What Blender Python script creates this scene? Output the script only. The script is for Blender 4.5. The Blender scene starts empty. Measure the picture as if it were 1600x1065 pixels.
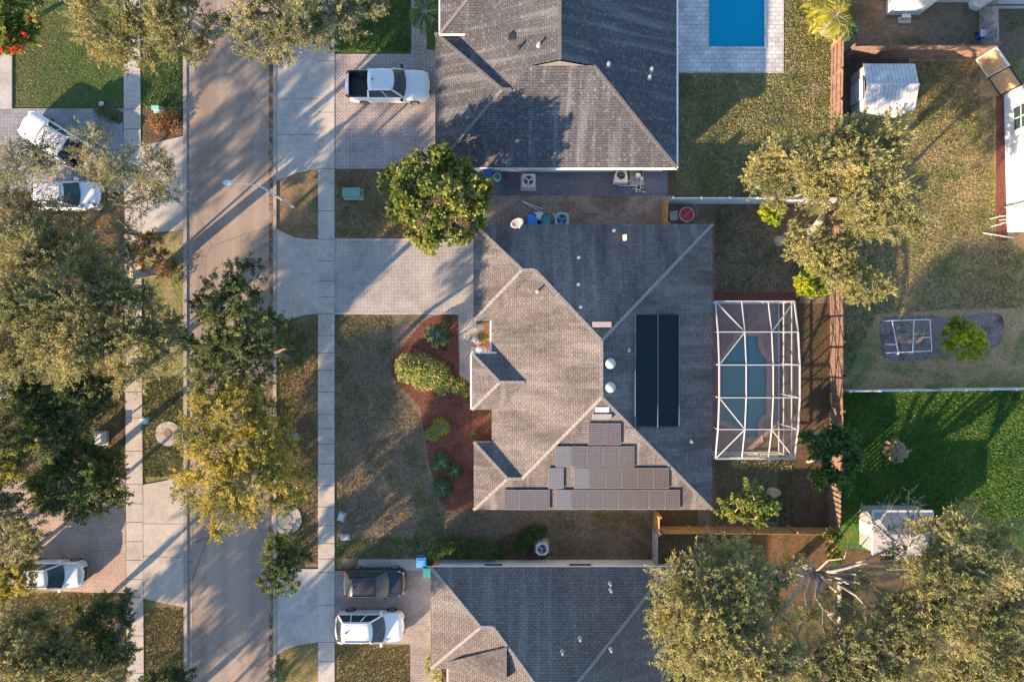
import bpy, math, random
import numpy as np
from mathutils import Vector, Matrix
from mathutils.geometry import tessellate_polygon

# ---------------------------------------------------------------- camera, sky, sun
H = 46.0            # camera height above the street, metres
S = 0.045           # metres on the ground per photo pixel
scene = bpy.context.scene
COL = scene.collection
cam_d = bpy.data.cameras.new('camera'); cam = bpy.data.objects.new('camera', cam_d); COL.objects.link(cam)
cam.location = (0, 0, H); cam.rotation_euler = (0, 0, 0)
cam_d.sensor_width = 36; cam_d.lens = 23.0; cam_d.clip_start = 0.5; cam_d.clip_end = 3000
scene.camera = cam
SUN_EL = math.radians(15.8); SHX, SHY = 0.743, 0.669     # shadows fall towards (+x, +y)
world = bpy.data.worlds.new('World'); scene.world = world; world.use_nodes = True
wn = world.node_tree.nodes; wl = world.node_tree.links
sky = wn.new('ShaderNodeTexSky'); sky.sky_type = 'NISHITA'; sky.sun_disc = False
sky.sun_elevation = SUN_EL; sky.sun_rotation = math.atan2(-SHX, -SHY)
sky.air_density = 1.0; sky.dust_density = 0.3; sky.ozone_density = 2.0
bgn = wn['Background']; wl.new(sky.outputs[0], bgn.inputs[0]); bgn.inputs[1].default_value = 0.125
sl = bpy.data.lights.new('sun', 'SUN'); sun = bpy.data.objects.new('sun', sl); COL.objects.link(sun)
sl.energy = 5.0; sl.angle = math.radians(0.6); sl.color = (1.0, 0.73, 0.47)
sd = Vector((SHX * math.cos(SUN_EL), SHY * math.cos(SUN_EL), -math.sin(SUN_EL)))
sun.rotation_euler = sd.to_track_quat('-Z', 'Y').to_euler(); sun.location = (-60, -50, 60)
scene.view_settings.view_transform = 'Standard'; scene.view_settings.look = 'None'
scene.view_settings.gamma = 1.0; scene.view_settings.exposure = 1.95
scene.cycles.transparent_max_bounces = 12; scene.cycles.max_bounces = 6

rng = np.random.default_rng(7); random.seed(7)
PI = math.pi

# ---------------------------------------------------------------- coordinates
def g(px, py, h=0.0):
    k = (H - h) / H
    return Vector(((px - 800) * S * k, (532.5 - py) * S * k, h))
def pl(X, Y, h=0.0):            # plan offsets in ground pixels from the middle
    return Vector((X * S, -Y * S, h))

# ---------------------------------------------------------------- materials
def newmat(name):
    m = bpy.data.materials.new(name); m.use_nodes = True
    nt = m.node_tree; b = nt.nodes['Principled BSDF']
    return m, nt, b
def ramp(nt, stops):
    r = nt.nodes.new('ShaderNodeValToRGB'); e = r.color_ramp.elements
    while len(e) < len(stops): e.new(0.5)
    for i, (p, c) in enumerate(stops): e[i].position = p; e[i].color = (*c, 1)
    return r
def noise(nt, scale, detail=4, rough=0.6, coord='Object', vec=None, dist=0.0):
    n = nt.nodes.new('ShaderNodeTexNoise'); n.inputs['Scale'].default_value = scale
    n.inputs['Detail'].default_value = detail; n.inputs['Roughness'].default_value = rough
    n.inputs['Distortion'].default_value = dist
    if vec is None:
        t = nt.nodes.new('ShaderNodeTexCoord'); vec = t.outputs[coord]
    nt.links.new(vec, n.inputs['Vector']); return n
def mixc(nt, a, b, fac, mode='MIX'):
    m = nt.nodes.new('ShaderNodeMix'); m.data_type = 'RGBA'; m.blend_type = mode
    for sock, v in ((m.inputs[6], a), (m.inputs[7], b), (m.inputs[0], fac)):
        if hasattr(v, 'is_output'): nt.links.new(v, sock)
        elif isinstance(v, tuple): sock.default_value = (*v, 1)
        else: sock.default_value = v
    return m.outputs[2]
def bump(nt, b, height, dist, strength=1.0):
    bp = nt.nodes.new('ShaderNodeBump'); bp.inputs['Distance'].default_value = dist
    bp.inputs['Strength'].default_value = strength
    nt.links.new(height, bp.inputs['Height']); nt.links.new(bp.outputs[0], b.inputs['Normal'])
def plain(name, col, rough=0.6, metal=0.0, var=0.12, scale=3.0, coat=0.0):
    m, nt, b = newmat(name)
    n = noise(nt, scale, 5)
    d = tuple(c * (1 - var) for c in col); u = tuple(min(1, c * (1 + var)) for c in col)
    r = ramp(nt, [(0.3, d), (0.7, u)]); nt.links.new(n.outputs[0], r.inputs[0])
    nt.links.new(r.outputs[0], b.inputs['Base Color'])
    b.inputs['Roughness'].default_value = rough; b.inputs['Metallic'].default_value = metal
    if coat: b.inputs['Coat Weight'].default_value = coat
    return m
def ground_mat(name, cols, big=0.25, fine=9.0, bumpd=0.04, fine_amt=0.8, spots=None, rough=0.95, lo=0.32, hi=0.68):
    """cols: 3+ colours spread by broad noise; fine noise mottles them."""
    m, nt, b = newmat(name)
    n1 = noise(nt, big, 7, 0.68, dist=0.4)
    st = [(lo + (hi - lo) * i / (len(cols) - 1), c) for i, c in enumerate(cols)]
    r = ramp(nt, st); nt.links.new(n1.outputs[0], r.inputs[0])
    n2 = noise(nt, fine, 6, 0.75)
    r2 = ramp(nt, [(0.3, (0.42, 0.42, 0.42)), (0.5, (0.95, 0.95, 0.95)), (0.72, (1.7, 1.65, 1.55))])
    nt.links.new(n2.outputs[0], r2.inputs[0])
    c = mixc(nt, r.outputs[0], r2.outputs[0], fine_amt, 'MULTIPLY')
    if spots:
        n3 = noise(nt, spots[0], 4, 0.6); r3 = ramp(nt, [(spots[1], (0, 0, 0)), (spots[1] + 0.08, (1, 1, 1))])
        nt.links.new(n3.outputs[0], r3.inputs[0]); c = mixc(nt, c, spots[2], r3.outputs[0])
    nt.links.new(c, b.inputs['Base Color']); b.inputs['Roughness'].default_value = rough
    b.inputs['Specular IOR Level'].default_value = 0.15
    bump(nt, b, n2.outputs[0], bumpd); return m
def paver_mat(name, c1, c2, mortar, bw=0.3, bh=0.15, rot=45, bumpd=0.01):
    m, nt, b = newmat(name)
    t = nt.nodes.new('ShaderNodeTexCoord'); mp = nt.nodes.new('ShaderNodeMapping')
    mp.inputs['Rotation'].default_value = (0, 0, math.radians(rot)); nt.links.new(t.outputs['Object'], mp.inputs[0])
    br = nt.nodes.new('ShaderNodeTexBrick'); nt.links.new(mp.outputs[0], br.inputs['Vector'])
    br.inputs['Color1'].default_value = (*c1, 1); br.inputs['Color2'].default_value = (*c2, 1)
    br.inputs['Mortar'].default_value = (*mortar, 1); br.inputs['Scale'].default_value = 1.0
    br.inputs['Mortar Size'].default_value = 0.022; br.inputs['Brick Width'].default_value = bw
    br.inputs['Row Height'].default_value = bh; br.inputs['Mortar Smooth'].default_value = 0.3
    n = noise(nt, 0.7, 7, 0.65); r = ramp(nt, [(0.3, (0.66, 0.66, 0.68)), (0.65, (1.12, 1.1, 1.08))])
    nt.links.new(n.outputs[0], r.inputs[0]); c = mixc(nt, br.outputs[0], r.outputs[0], 1.0, 'MULTIPLY')
    n2 = noise(nt, 14, 4, 0.7); r2 = ramp(nt, [(0.3, (0.8, 0.8, 0.8)), (0.7, (1.15, 1.15, 1.15))])
    nt.links.new(n2.outputs[0], r2.inputs[0]); c = mixc(nt, c, r2.outputs[0], 1.0, 'MULTIPLY')
    nt.links.new(c, b.inputs['Base Color']); b.inputs['Roughness'].default_value = 0.85
    bump(nt, b, br.outputs[1], -bumpd); return m
def shingle_mat(name, c1, c2, dark, row=0.2, width=0.42, stain=(0.5, 0.5, 0.52), stain_amt=0.6, fleck=0.0):
    m, nt, b = newmat(name)
    uv = nt.nodes.new('ShaderNodeTexCoord').outputs['UV']
    br = nt.nodes.new('ShaderNodeTexBrick'); nt.links.new(uv, br.inputs['Vector'])
    br.inputs['Color1'].default_value = (*c1, 1); br.inputs['Color2'].default_value = (*c2, 1)
    br.inputs['Mortar'].default_value = (*dark, 1); br.inputs['Scale'].default_value = 1.0
    br.inputs['Mortar Size'].default_value = 0.012; br.inputs['Brick Width'].default_value = width
    br.inputs['Row Height'].default_value = row; br.inputs['Mortar Smooth'].default_value = 0.6
    mp = nt.nodes.new('ShaderNodeMapping'); mp.inputs['Scale'].default_value = (1.0, 0.35, 1); nt.links.new(uv, mp.inputs[0])
    n = noise(nt, 0.55, 7, 0.7, vec=mp.outputs[0]); r = ramp(nt, [(0.35, stain), (0.62, (1.08, 1.08, 1.08))])
    nt.links.new(n.outputs[0], r.inputs[0]); c = mixc(nt, br.outputs[0], r.outputs[0], stain_amt, 'MULTIPLY')
    mp2 = nt.nodes.new('ShaderNodeMapping'); mp2.inputs['Scale'].default_value = (1.6, 0.12, 1); nt.links.new(uv, mp2.inputs[0])
    n5 = noise(nt, 1.0, 6, .7, vec=mp2.outputs[0], dist=.3); r5 = ramp(nt, [(.5, (0, 0, 0)), (.72, (.5, .5, .5))]); nt.links.new(n5.outputs[0], r5.inputs[0]); c = mixc(nt, c, (.24, .235, .24), r5.outputs[0])
    n2 = noise(nt, 7, 4, 0.8, vec=uv); r2 = ramp(nt, [(0.3, (0.6, 0.6, 0.61)), (0.7, (1.42, 1.41, 1.4))])
    nt.links.new(n2.outputs[0], r2.inputs[0]); c = mixc(nt, c, r2.outputs[0], 0.95, 'MULTIPLY')
    if fleck:
        vo = nt.nodes.new('ShaderNodeTexVoronoi'); vo.inputs['Scale'].default_value = 2.6; nt.links.new(uv, vo.inputs['Vector'])
        r3 = ramp(nt, [(0.12, (fleck,) * 3), (0.3, (0, 0, 0))]); nt.links.new(vo.outputs['Distance'], r3.inputs[0])
        c = mixc(nt, c, (0.26, 0.25, 0.25), r3.outputs[0])
    nt.links.new(c, b.inputs['Base Color']); b.inputs['Roughness'].default_value = 0.9
    b.inputs['Specular IOR Level'].default_value = 0.08
    bump(nt, b, br.outputs[1], -0.02); return m
def leaf_mat(name, cols, trans=0.45, big=0.45, rough=0.55):
    """cols: dark, mid, light, accent leaf colours; broad noise picks the patch, island randomness the leaf."""
    m, nt, b = newmat(name)
    geo = nt.nodes.new('ShaderNodeNewGeometry'); n = noise(nt, big, 3, 0.6)
    ad = nt.nodes.new('ShaderNodeMath'); ad.operation = 'MULTIPLY_ADD'
    nt.links.new(geo.outputs['Random Per Island'], ad.inputs[0]); ad.inputs[1].default_value = 0.42
    mu = nt.nodes.new('ShaderNodeMath'); mu.operation = 'MULTIPLY_ADD'; nt.links.new(n.outputs[0], mu.inputs[0])
    mu.inputs[1].default_value = 1.7; mu.inputs[2].default_value = -0.56
    nt.links.new(mu.outputs[0], ad.inputs[2])
    r = ramp(nt, [(0.05 + 0.9 * i / (len(cols) - 1), c) for i, c in enumerate(cols)])
    nt.links.new(ad.outputs[0], r.inputs[0])
    out = nt.nodes['Material Output']; tr = nt.nodes.new('ShaderNodeBsdfTranslucent'); mx = nt.nodes.new('ShaderNodeMixShader')
    nt.links.new(r.outputs[0], b.inputs['Base Color']); nt.links.new(r.outputs[0], tr.inputs[0])
    b.inputs['Roughness'].default_value = rough; b.inputs['Specular IOR Level'].default_value = 0.35
    mx.inputs[0].default_value = trans; nt.links.new(b.outputs[0], mx.inputs[1]); nt.links.new(tr.outputs[0], mx.inputs[2])
    nt.links.new(mx.outputs[0], out.inputs[0]); return m

M = {}
M['concrete'] = ground_mat('concrete', [(0.30, 0.265, 0.235), (0.385, 0.345, 0.305), (0.44, 0.395, 0.35)], big=0.5, fine=7, bumpd=0.004, fine_amt=0.3)
M['concrete_grey'] = ground_mat('concrete_grey', [(0.27, 0.25, 0.23), (0.36, 0.33, 0.305), (0.41, 0.375, 0.345)], big=0.6, fine=7, bumpd=0.004, fine_amt=0.3)
M['joint'] = plain('joint', (0.1, 0.09, 0.08), 0.95)
M['asphalt_plain'] = ground_mat('asphalt', [(0.22, 0.165, 0.125), (0.29, 0.215, 0.16), (0.33, 0.25, 0.185)], big=0.16, fine=8, bumpd=0.006, fine_amt=0.28)
def asphalt_mat():
    m, nt, b = newmat('asphalt'); t = nt.nodes.new('ShaderNodeTexCoord'); mp = nt.nodes.new('ShaderNodeMapping'); mp.inputs['Scale'].default_value = (1.0, 0.035, 1)
    nt.links.new(t.outputs['Object'], mp.inputs[0]); n0 = noise(nt, 0.9, 3, .5, vec=mp.outputs[0]); r0 = ramp(nt, [(.35, (.80, .80, .81)), (.65, (1.12, 1.1, 1.08))]); nt.links.new(n0.outputs[0], r0.inputs[0])
    n1 = noise(nt, .16, 8, .72, dist=.5); r1 = ramp(nt, [(.3, (.20, .162, .138)), (.5, (.265, .212, .178)), (.7, (.315, .255, .21))]); nt.links.new(n1.outputs[0], r1.inputs[0])
    c = mixc(nt, r1.outputs[0], r0.outputs[0], 1.0, 'MULTIPLY'); n2 = noise(nt, 11, 5, .8); r2 = ramp(nt, [(.3, (.72, .72, .72)), (.7, (1.28, 1.27, 1.25))]); nt.links.new(n2.outputs[0], r2.inputs[0]); c = mixc(nt, c, r2.outputs[0], .8, 'MULTIPLY')
    vo = nt.nodes.new('ShaderNodeTexVoronoi'); vo.feature = 'DISTANCE_TO_EDGE'; vo.inputs['Scale'].default_value = .16; dn = noise(nt, 1.3, 4, .7); ad = mixc(nt, t.outputs['Object'], dn.outputs[1], .12); nt.links.new(ad, vo.inputs['Vector'])
    r3 = ramp(nt, [(.0, (.55, .55, .55)), (.006, (0, 0, 0))]); nt.links.new(vo.outputs[0], r3.inputs[0]); c = mixc(nt, c, (.07, .055, .045), r3.outputs[0])
    vs = nt.nodes.new('ShaderNodeTexVoronoi'); vs.inputs['Scale'].default_value = .33; nt.links.new(t.outputs['Object'], vs.inputs['Vector']); r4 = ramp(nt, [(.0, (.45, .45, .45)), (.11, (0, 0, 0))]); nt.links.new(vs.outputs[0], r4.inputs[0]); c = mixc(nt, c, (.06, .05, .045), r4.outputs[0])
    nt.links.new(c, b.inputs['Base Color']); b.inputs['Roughness'].default_value = .92; b.inputs['Specular IOR Level'].default_value = .2; bump(nt, b, n2.outputs[0], .006); return m
M['asphalt'] = asphalt_mat()
M['kerb'] = ground_mat('kerb', [(0.22, 0.19, 0.165), (0.36, 0.32, 0.28)], big=1.5, fine=7, bumpd=0.01, fine_amt=0.4)
M['gutter'] = ground_mat('gutter', [(0.07, 0.03, 0.02), (0.14, 0.08, 0.05), (0.26, 0.20, 0.15), (0.32, 0.27, 0.22)], big=1.6, fine=9, bumpd=0.01, fine_amt=0.7)
M['pave_main'] = paver_mat('pave_main', (0.37, 0.34, 0.315), (0.34, 0.315, 0.295), (0.245, 0.225, 0.21), 0.34, 0.17)
M['pave_north'] = paver_mat('pave_north', (0.29, 0.24, 0.225), (0.22, 0.19, 0.185), (0.42, 0.37, 0.34), 0.36, 0.18)
M['pave_south'] = paver_mat('pave_south', (0.26, 0.22, 0.2), (0.2, 0.175, 0.165), (0.30, 0.26, 0.23), 0.36, 0.18, rot=0)
M['pave_grey'] = paver_mat('pave_grey', (0.27, 0.27, 0.28), (0.23, 0.235, 0.25), (0.15, 0.15, 0.16), 0.36, 0.18)
M['pave_brick'] = paver_mat('pave_brick', (0.34, 0.225, 0.18), (0.28, 0.19, 0.16), (0.40, 0.31, 0.26), 0.36, 0.18)
M['pave_red'] = paver_mat('pave_red', (0.31, 0.165, 0.14), (0.24, 0.14, 0.125), (0.17, 0.13, 0.12), 0.24, 0.12, rot=0)
M['pave_white'] = paver_mat('pave_white', (0.56, 0.55, 0.54), (0.44, 0.44, 0.44), (0.33, 0.33, 0.34), 0.5, 0.3, rot=0)
M['coping'] = paver_mat('coping', (0.38, 0.2, 0.165), (0.34, 0.19, 0.16), (0.3, 0.2, 0.18), 0.3, 0.3, rot=0)
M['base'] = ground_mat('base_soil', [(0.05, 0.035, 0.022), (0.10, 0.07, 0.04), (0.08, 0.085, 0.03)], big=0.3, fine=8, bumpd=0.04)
M['lawn_dark'] = ground_mat('lawn_dark', [(0.11, 0.095, 0.045), (0.06, 0.095, 0.028), (0.045, 0.085, 0.022)], big=0.22, fine=7, bumpd=0.05)
M['lawn_dry'] = ground_mat('lawn_dry', [(0.24, 0.155, 0.095), (0.15, 0.105, 0.055), (0.21, 0.145, 0.085), (0.085, 0.095, 0.035)], big=0.17, fine=5.5, bumpd=0.05, fine_amt=0.75)
M['lawn_front_old'] = ground_mat('lawn_front', [(0.079, 0.090, 0.032), (0.122, 0.101, 0.054), (0.180, 0.133, 0.090), (0.209, 0.158, 0.115)], big=0.13, fine=5.5, bumpd=0.05, fine_amt=0.75)
M['lawn_front'] = ground_mat('lawn_front', [(0.075, 0.085, 0.035), (0.14, 0.108, 0.065), (0.21, 0.15, 0.11), (0.10, 0.10, 0.045), (0.235, 0.175, 0.13)], big=0.2, fine=5.5, bumpd=0.05, fine_amt=0.75, lo=.3, hi=.72)
M['lawn_gold'] = ground_mat('lawn_gold', [(0.26, 0.155, 0.065), (0.16, 0.135, 0.05), (0.32, 0.20, 0.09)], big=0.25, fine=6, bumpd=0.05, fine_amt=0.8)
M['lawn_olive'] = ground_mat('lawn_olive', [(0.205, 0.175, 0.085), (0.15, 0.15, 0.058), (0.255, 0.21, 0.115), (0.11, 0.13, 0.045)], big=0.3, fine=5, bumpd=0.05, fine_amt=0.85)
M['lawn_right'] = ground_mat('lawn_right', [(0.075, 0.125, 0.032), (0.19, 0.17, 0.065), (0.33, 0.22, 0.13), (0.12, 0.145, 0.045), (0.36, 0.26, 0.18)], big=0.14, fine=5, bumpd=0.05, fine_amt=0.7)
M['lawn_lush'] = ground_mat('lawn_lush', [(0.16, 0.135, 0.05), (0.09, 0.14, 0.028), (0.05, 0.13, 0.02), (0.035, 0.10, 0.016), (0.10, 0.17, 0.028)], big=0.2, fine=4.5, bumpd=0.06, fine_amt=0.8)
M['mulch'] = ground_mat('mulch', [(0.085, 0.03, 0.022), (0.155, 0.06, 0.044), (0.115, 0.043, 0.033)], big=0.6, fine=11, bumpd=0.05, fine_amt=0.95)
M['mulch_dark'] = ground_mat('mulch_dark', [(0.055, 0.038, 0.027), (0.12, 0.08, 0.055), (0.08, 0.06, 0.035), (0.07, 0.075, 0.03)], big=0.4, fine=8, bumpd=0.05, fine_amt=0.9)
M['under_tree'] = ground_mat('leafy_soil', [(0.05, 0.04, 0.025), (0.14, 0.085, 0.045), (0.06, 0.06, 0.025), (0.19, 0.12, 0.07)], big=0.35, fine=6, bumpd=0.04)
M['dirt'] = ground_mat('dirt', [(0.10, 0.075, 0.055), (0.24, 0.19, 0.155), (0.15, 0.11, 0.08)], big=0.35, fine=7, bumpd=0.03)
M['soil_grey'] = ground_mat('soil_grey', [(0.07, 0.055, 0.055), (0.2, 0.17, 0.165), (0.11, 0.085, 0.075)], big=0.8, fine=7, bumpd=0.04)
M['gravel'] = ground_mat('gravel', [(0.09, 0.095, 0.115), (0.14, 0.15, 0.18)], big=0.5, fine=10, bumpd=0.03, fine_amt=0.95)
M['sh_main'] = shingle_mat('shingle_main', (0.178, 0.155, 0.143), (0.138, 0.122, 0.114), (0.085, 0.08, 0.08), stain=(0.42, 0.44, 0.48), stain_amt=0.9, row=0.15, width=0.30)
M['sh_north'] = shingle_mat('shingle_north', (0.088, 0.088, 0.096), (0.064, 0.066, 0.073), (0.038, 0.041, 0.048), row=0.16, width=0.34, fleck=0.3, stain=(0.75, 0.75, 0.78))
M['sh_south'] = shingle_mat('shingle_south', (0.168, 0.145, 0.13), (0.13, 0.114, 0.103), (0.038, 0.038, 0.04), stain=(0.7, 0.7, 0.74), row=0.16, width=0.32)
M['ridge'] = plain('ridge_shingle', (0.21, 0.195, 0.185), 0.9, var=0.25, scale=6)
M['ridge_n'] = plain('ridge_shingle_north', (0.13, 0.12, 0.115), 0.9, var=0.25, scale=6)
M['fascia'] = plain('fascia', (0.66, 0.63, 0.60), 0.5)
M['wall'] = plain('stucco', (0.62, 0.56, 0.48), 0.9, scale=2)
M['white'] = plain('white_paint', (0.60, 0.60, 0.59), 0.5, var=0.05)
M['vinyl'] = plain('white_vinyl', (0.52, 0.53, 0.54), 0.4, var=0.05)
M['glass'] = plain('window_glass', (0.025, 0.045, 0.055), 0.22, var=0.2)
M['metal_pale'] = plain('pale_metal', (0.30, 0.30, 0.31), 0.5, 0.2)
M['metal'] = plain('grey_metal', (0.35, 0.35, 0.36), 0.4, 0.7)
M['dark'] = plain('dark_plastic', (0.025, 0.027, 0.03), 0.5)
M['acgrey'] = plain('light_grey_casing', (0.5, 0.5, 0.49), 0.5)
M['beige'] = plain('beige_plastic', (0.62, 0.55, 0.46), 0.5)
M['blue'] = plain('blue_plastic', (0.02, 0.09, 0.36), 0.4)
M['bluelight'] = plain('light_blue_plastic', (0.1, 0.3, 0.6), 0.4)
M['teal'] = plain('teal_plastic', (0.02, 0.2, 0.2), 0.45)
M['green'] = plain('green_enamel', (0.13, 0.24, 0.20), 0.5)
M['redtop'] = plain('red_tabletop', (0.42, 0.025, 0.05), 0.5, var=0.3, scale=5)
M['wood_new'] = plain('new_wood', (0.40, 0.21, 0.08), 0.8, var=0.35, scale=2.5)
M['wood_brown'] = plain('brown_wood', (0.17, 0.105, 0.078), 0.85, var=0.4, scale=3)
M['wood_grey'] = plain('weathered_wood', (0.30, 0.27, 0.255), 0.9, var=0.45, scale=3)
M['wood_tan'] = plain('tan_board', (0.48, 0.28, 0.15), 0.8, var=0.15, scale=3)
M['bark_grey'] = plain('grey_bark', (0.235, 0.215, 0.19), 0.9, var=0.4, scale=4)
M['bark_dark'] = plain('brown_bark', (0.16, 0.125, 0.10), 0.9, var=0.4, scale=4)
M['stump'] = plain('cut_wood', (0.42, 0.29, 0.19), 0.9, var=0.35, scale=5)
M['rock'] = plain('white_rock', (0.40, 0.39, 0.40), 0.9, var=0.25, scale=5)
M['terracotta'] = ground_mat('terracotta_chips', [(0.35, 0.18, 0.10), (0.46, 0.26, 0.16)], big=1, fine=10, bumpd=0.03)
M['tyre'] = plain('tyre', (0.02, 0.02, 0.02), 0.8)
M['rim'] = plain('alloy', (0.4, 0.4, 0.42), 0.3, 0.8)
M['car_white'] = plain('white_car_paint', (0.58, 0.59, 0.60), 0.25, var=0.03, coat=0.6)
M['car_silver'] = plain('silver_car_paint', (0.60, 0.58, 0.55), 0.3, 0.2, var=0.03, coat=0.6)
M['car_black'] = plain('black_car_paint', (0.010, 0.012, 0.017), 0.4, var=0.1, coat=0.25)
M['car_blue'] = plain('dull_blue_car_paint', (0.1, 0.12, 0.16), 0.25, var=0.1, coat=0.5)
M['trim'] = plain('black_trim', (0.02, 0.02, 0.022), 0.6)
M['red_lamp'] = plain('red_lens', (0.45, 0.02, 0.02), 0.2)
M['clear_lamp'] = plain('clear_lens', (0.6, 0.62, 0.65), 0.15)
M['dish'] = plain('dish', (0.32, 0.29, 0.27), 0.5)
M['shed_wall'] = plain('shed_wall', (0.24, 0.24, 0.25), .6, var=.12)
M['tile_red'] = paver_mat('tile_red', (0.42, 0.19, 0.11), (0.34, 0.15, 0.09), (0.16, 0.07, 0.05), 0.3, 0.22, rot=0, bumpd=0.04)
M['shed_metal'] = plain('shed_metal', (0.36, 0.375, 0.39), 0.5, 0.0, var=0.18, scale=2)
M['frame_white'] = plain('white_aluminium', (0.46, 0.45, 0.44), 0.35, var=0.04)
L = {}
L['oak'] = leaf_mat('oak_leaves', [(0.085, 0.11, 0.042), (0.175, 0.185, 0.07), (0.31, 0.28, 0.11), (0.46, 0.38, 0.15)])
L['oak_grey'] = leaf_mat('grey_oak_leaves', [(0.10, 0.125, 0.065), (0.175, 0.19, 0.095), (0.29, 0.275, 0.14), (0.42, 0.36, 0.19)])
L['dark'] = leaf_mat('dark_green_leaves', [(0.040, 0.070, 0.028), (0.075, 0.115, 0.038), (0.145, 0.175, 0.055), (0.28, 0.265, 0.08)])
L['yellow'] = leaf_mat('yellow_leaves', [(0.060, 0.095, 0.026), (0.19, 0.19, 0.045), (0.42, 0.345, 0.06), (0.60, 0.46, 0.075)])
L['silver'] = leaf_mat('silvery_olive_leaves', [(0.10, 0.13, 0.05), (0.22, 0.225, 0.085), (0.38, 0.345, 0.13), (0.54, 0.46, 0.19)])
L['maple'] = leaf_mat('bright_leaves', [(0.073, 0.126, 0.029), (0.145, 0.202, 0.041), (0.290, 0.302, 0.072), (0.436, 0.391, 0.108)])
L['lime'] = leaf_mat('lime_leaves', [(0.106, 0.189, 0.014), (0.251, 0.340, 0.022), (0.449, 0.479, 0.036), (0.581, 0.554, 0.060)])
L['hedge'] = leaf_mat('hedge_leaves', [(0.025, 0.065, 0.02), (0.05, 0.11, 0.028), (0.09, 0.165, 0.04), (0.15, 0.21, 0.055)])
L['varie'] = leaf_mat('variegated_leaves', [(0.092, 0.164, 0.042), (0.211, 0.277, 0.072), (0.436, 0.441, 0.156), (0.620, 0.592, 0.288)], big=2.0)
L['palm'] = leaf_mat('palm_leaves', [(0.03, 0.08, 0.03), (0.06, 0.13, 0.04), (0.12, 0.2, 0.06)])
L['palm_yellow'] = leaf_mat('palm_yellow', [(0.12, 0.17, 0.02), (0.3, 0.3, 0.03), (0.5, 0.42, 0.04)])
L['copper'] = leaf_mat('copper_leaves', [(0.12, 0.06, 0.02), (0.28, 0.15, 0.05), (0.42, 0.24, 0.10)])
L['dead'] = leaf_mat('dead_leaves', [(0.14, 0.09, 0.05), (0.25, 0.18, 0.11), (0.38, 0.29, 0.19)], trans=0.1)
L['litter'] = leaf_mat('fallen_leaves', [(0.10, 0.045, 0.02), (0.19, 0.09, 0.035), (0.30, 0.17, 0.08)], trans=0.0)
L['grass_dry'] = leaf_mat('grass_dry', [(0.10, 0.10, 0.03), (0.2, 0.16, 0.07), (0.32, 0.24, 0.13)], trans=0.2)
L['grass_green'] = leaf_mat('grass_green', [(0.035, 0.085, 0.016), (0.075, 0.15, 0.024), (0.16, 0.22, 0.045)], trans=0.2)
L['grass_olive'] = leaf_mat('grass_olive', [(0.10, 0.125, 0.035), (0.21, 0.205, 0.08), (0.36, 0.31, 0.15)], trans=0.2)
L['litter_dark'] = leaf_mat('dark_fallen_leaves', [(0.05, 0.035, 0.03), (0.10, 0.075, 0.06), (0.2, 0.16, 0.13)], trans=0.0)
L['red_flower'] = leaf_mat('red_flowers', [(0.5, 0.02, 0.02), (0.7, 0.04, 0.03)])
L['mauve'] = leaf_mat('mauve_leaves', [(0.08, 0.03, 0.07), (0.16, 0.07, 0.14)])

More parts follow.
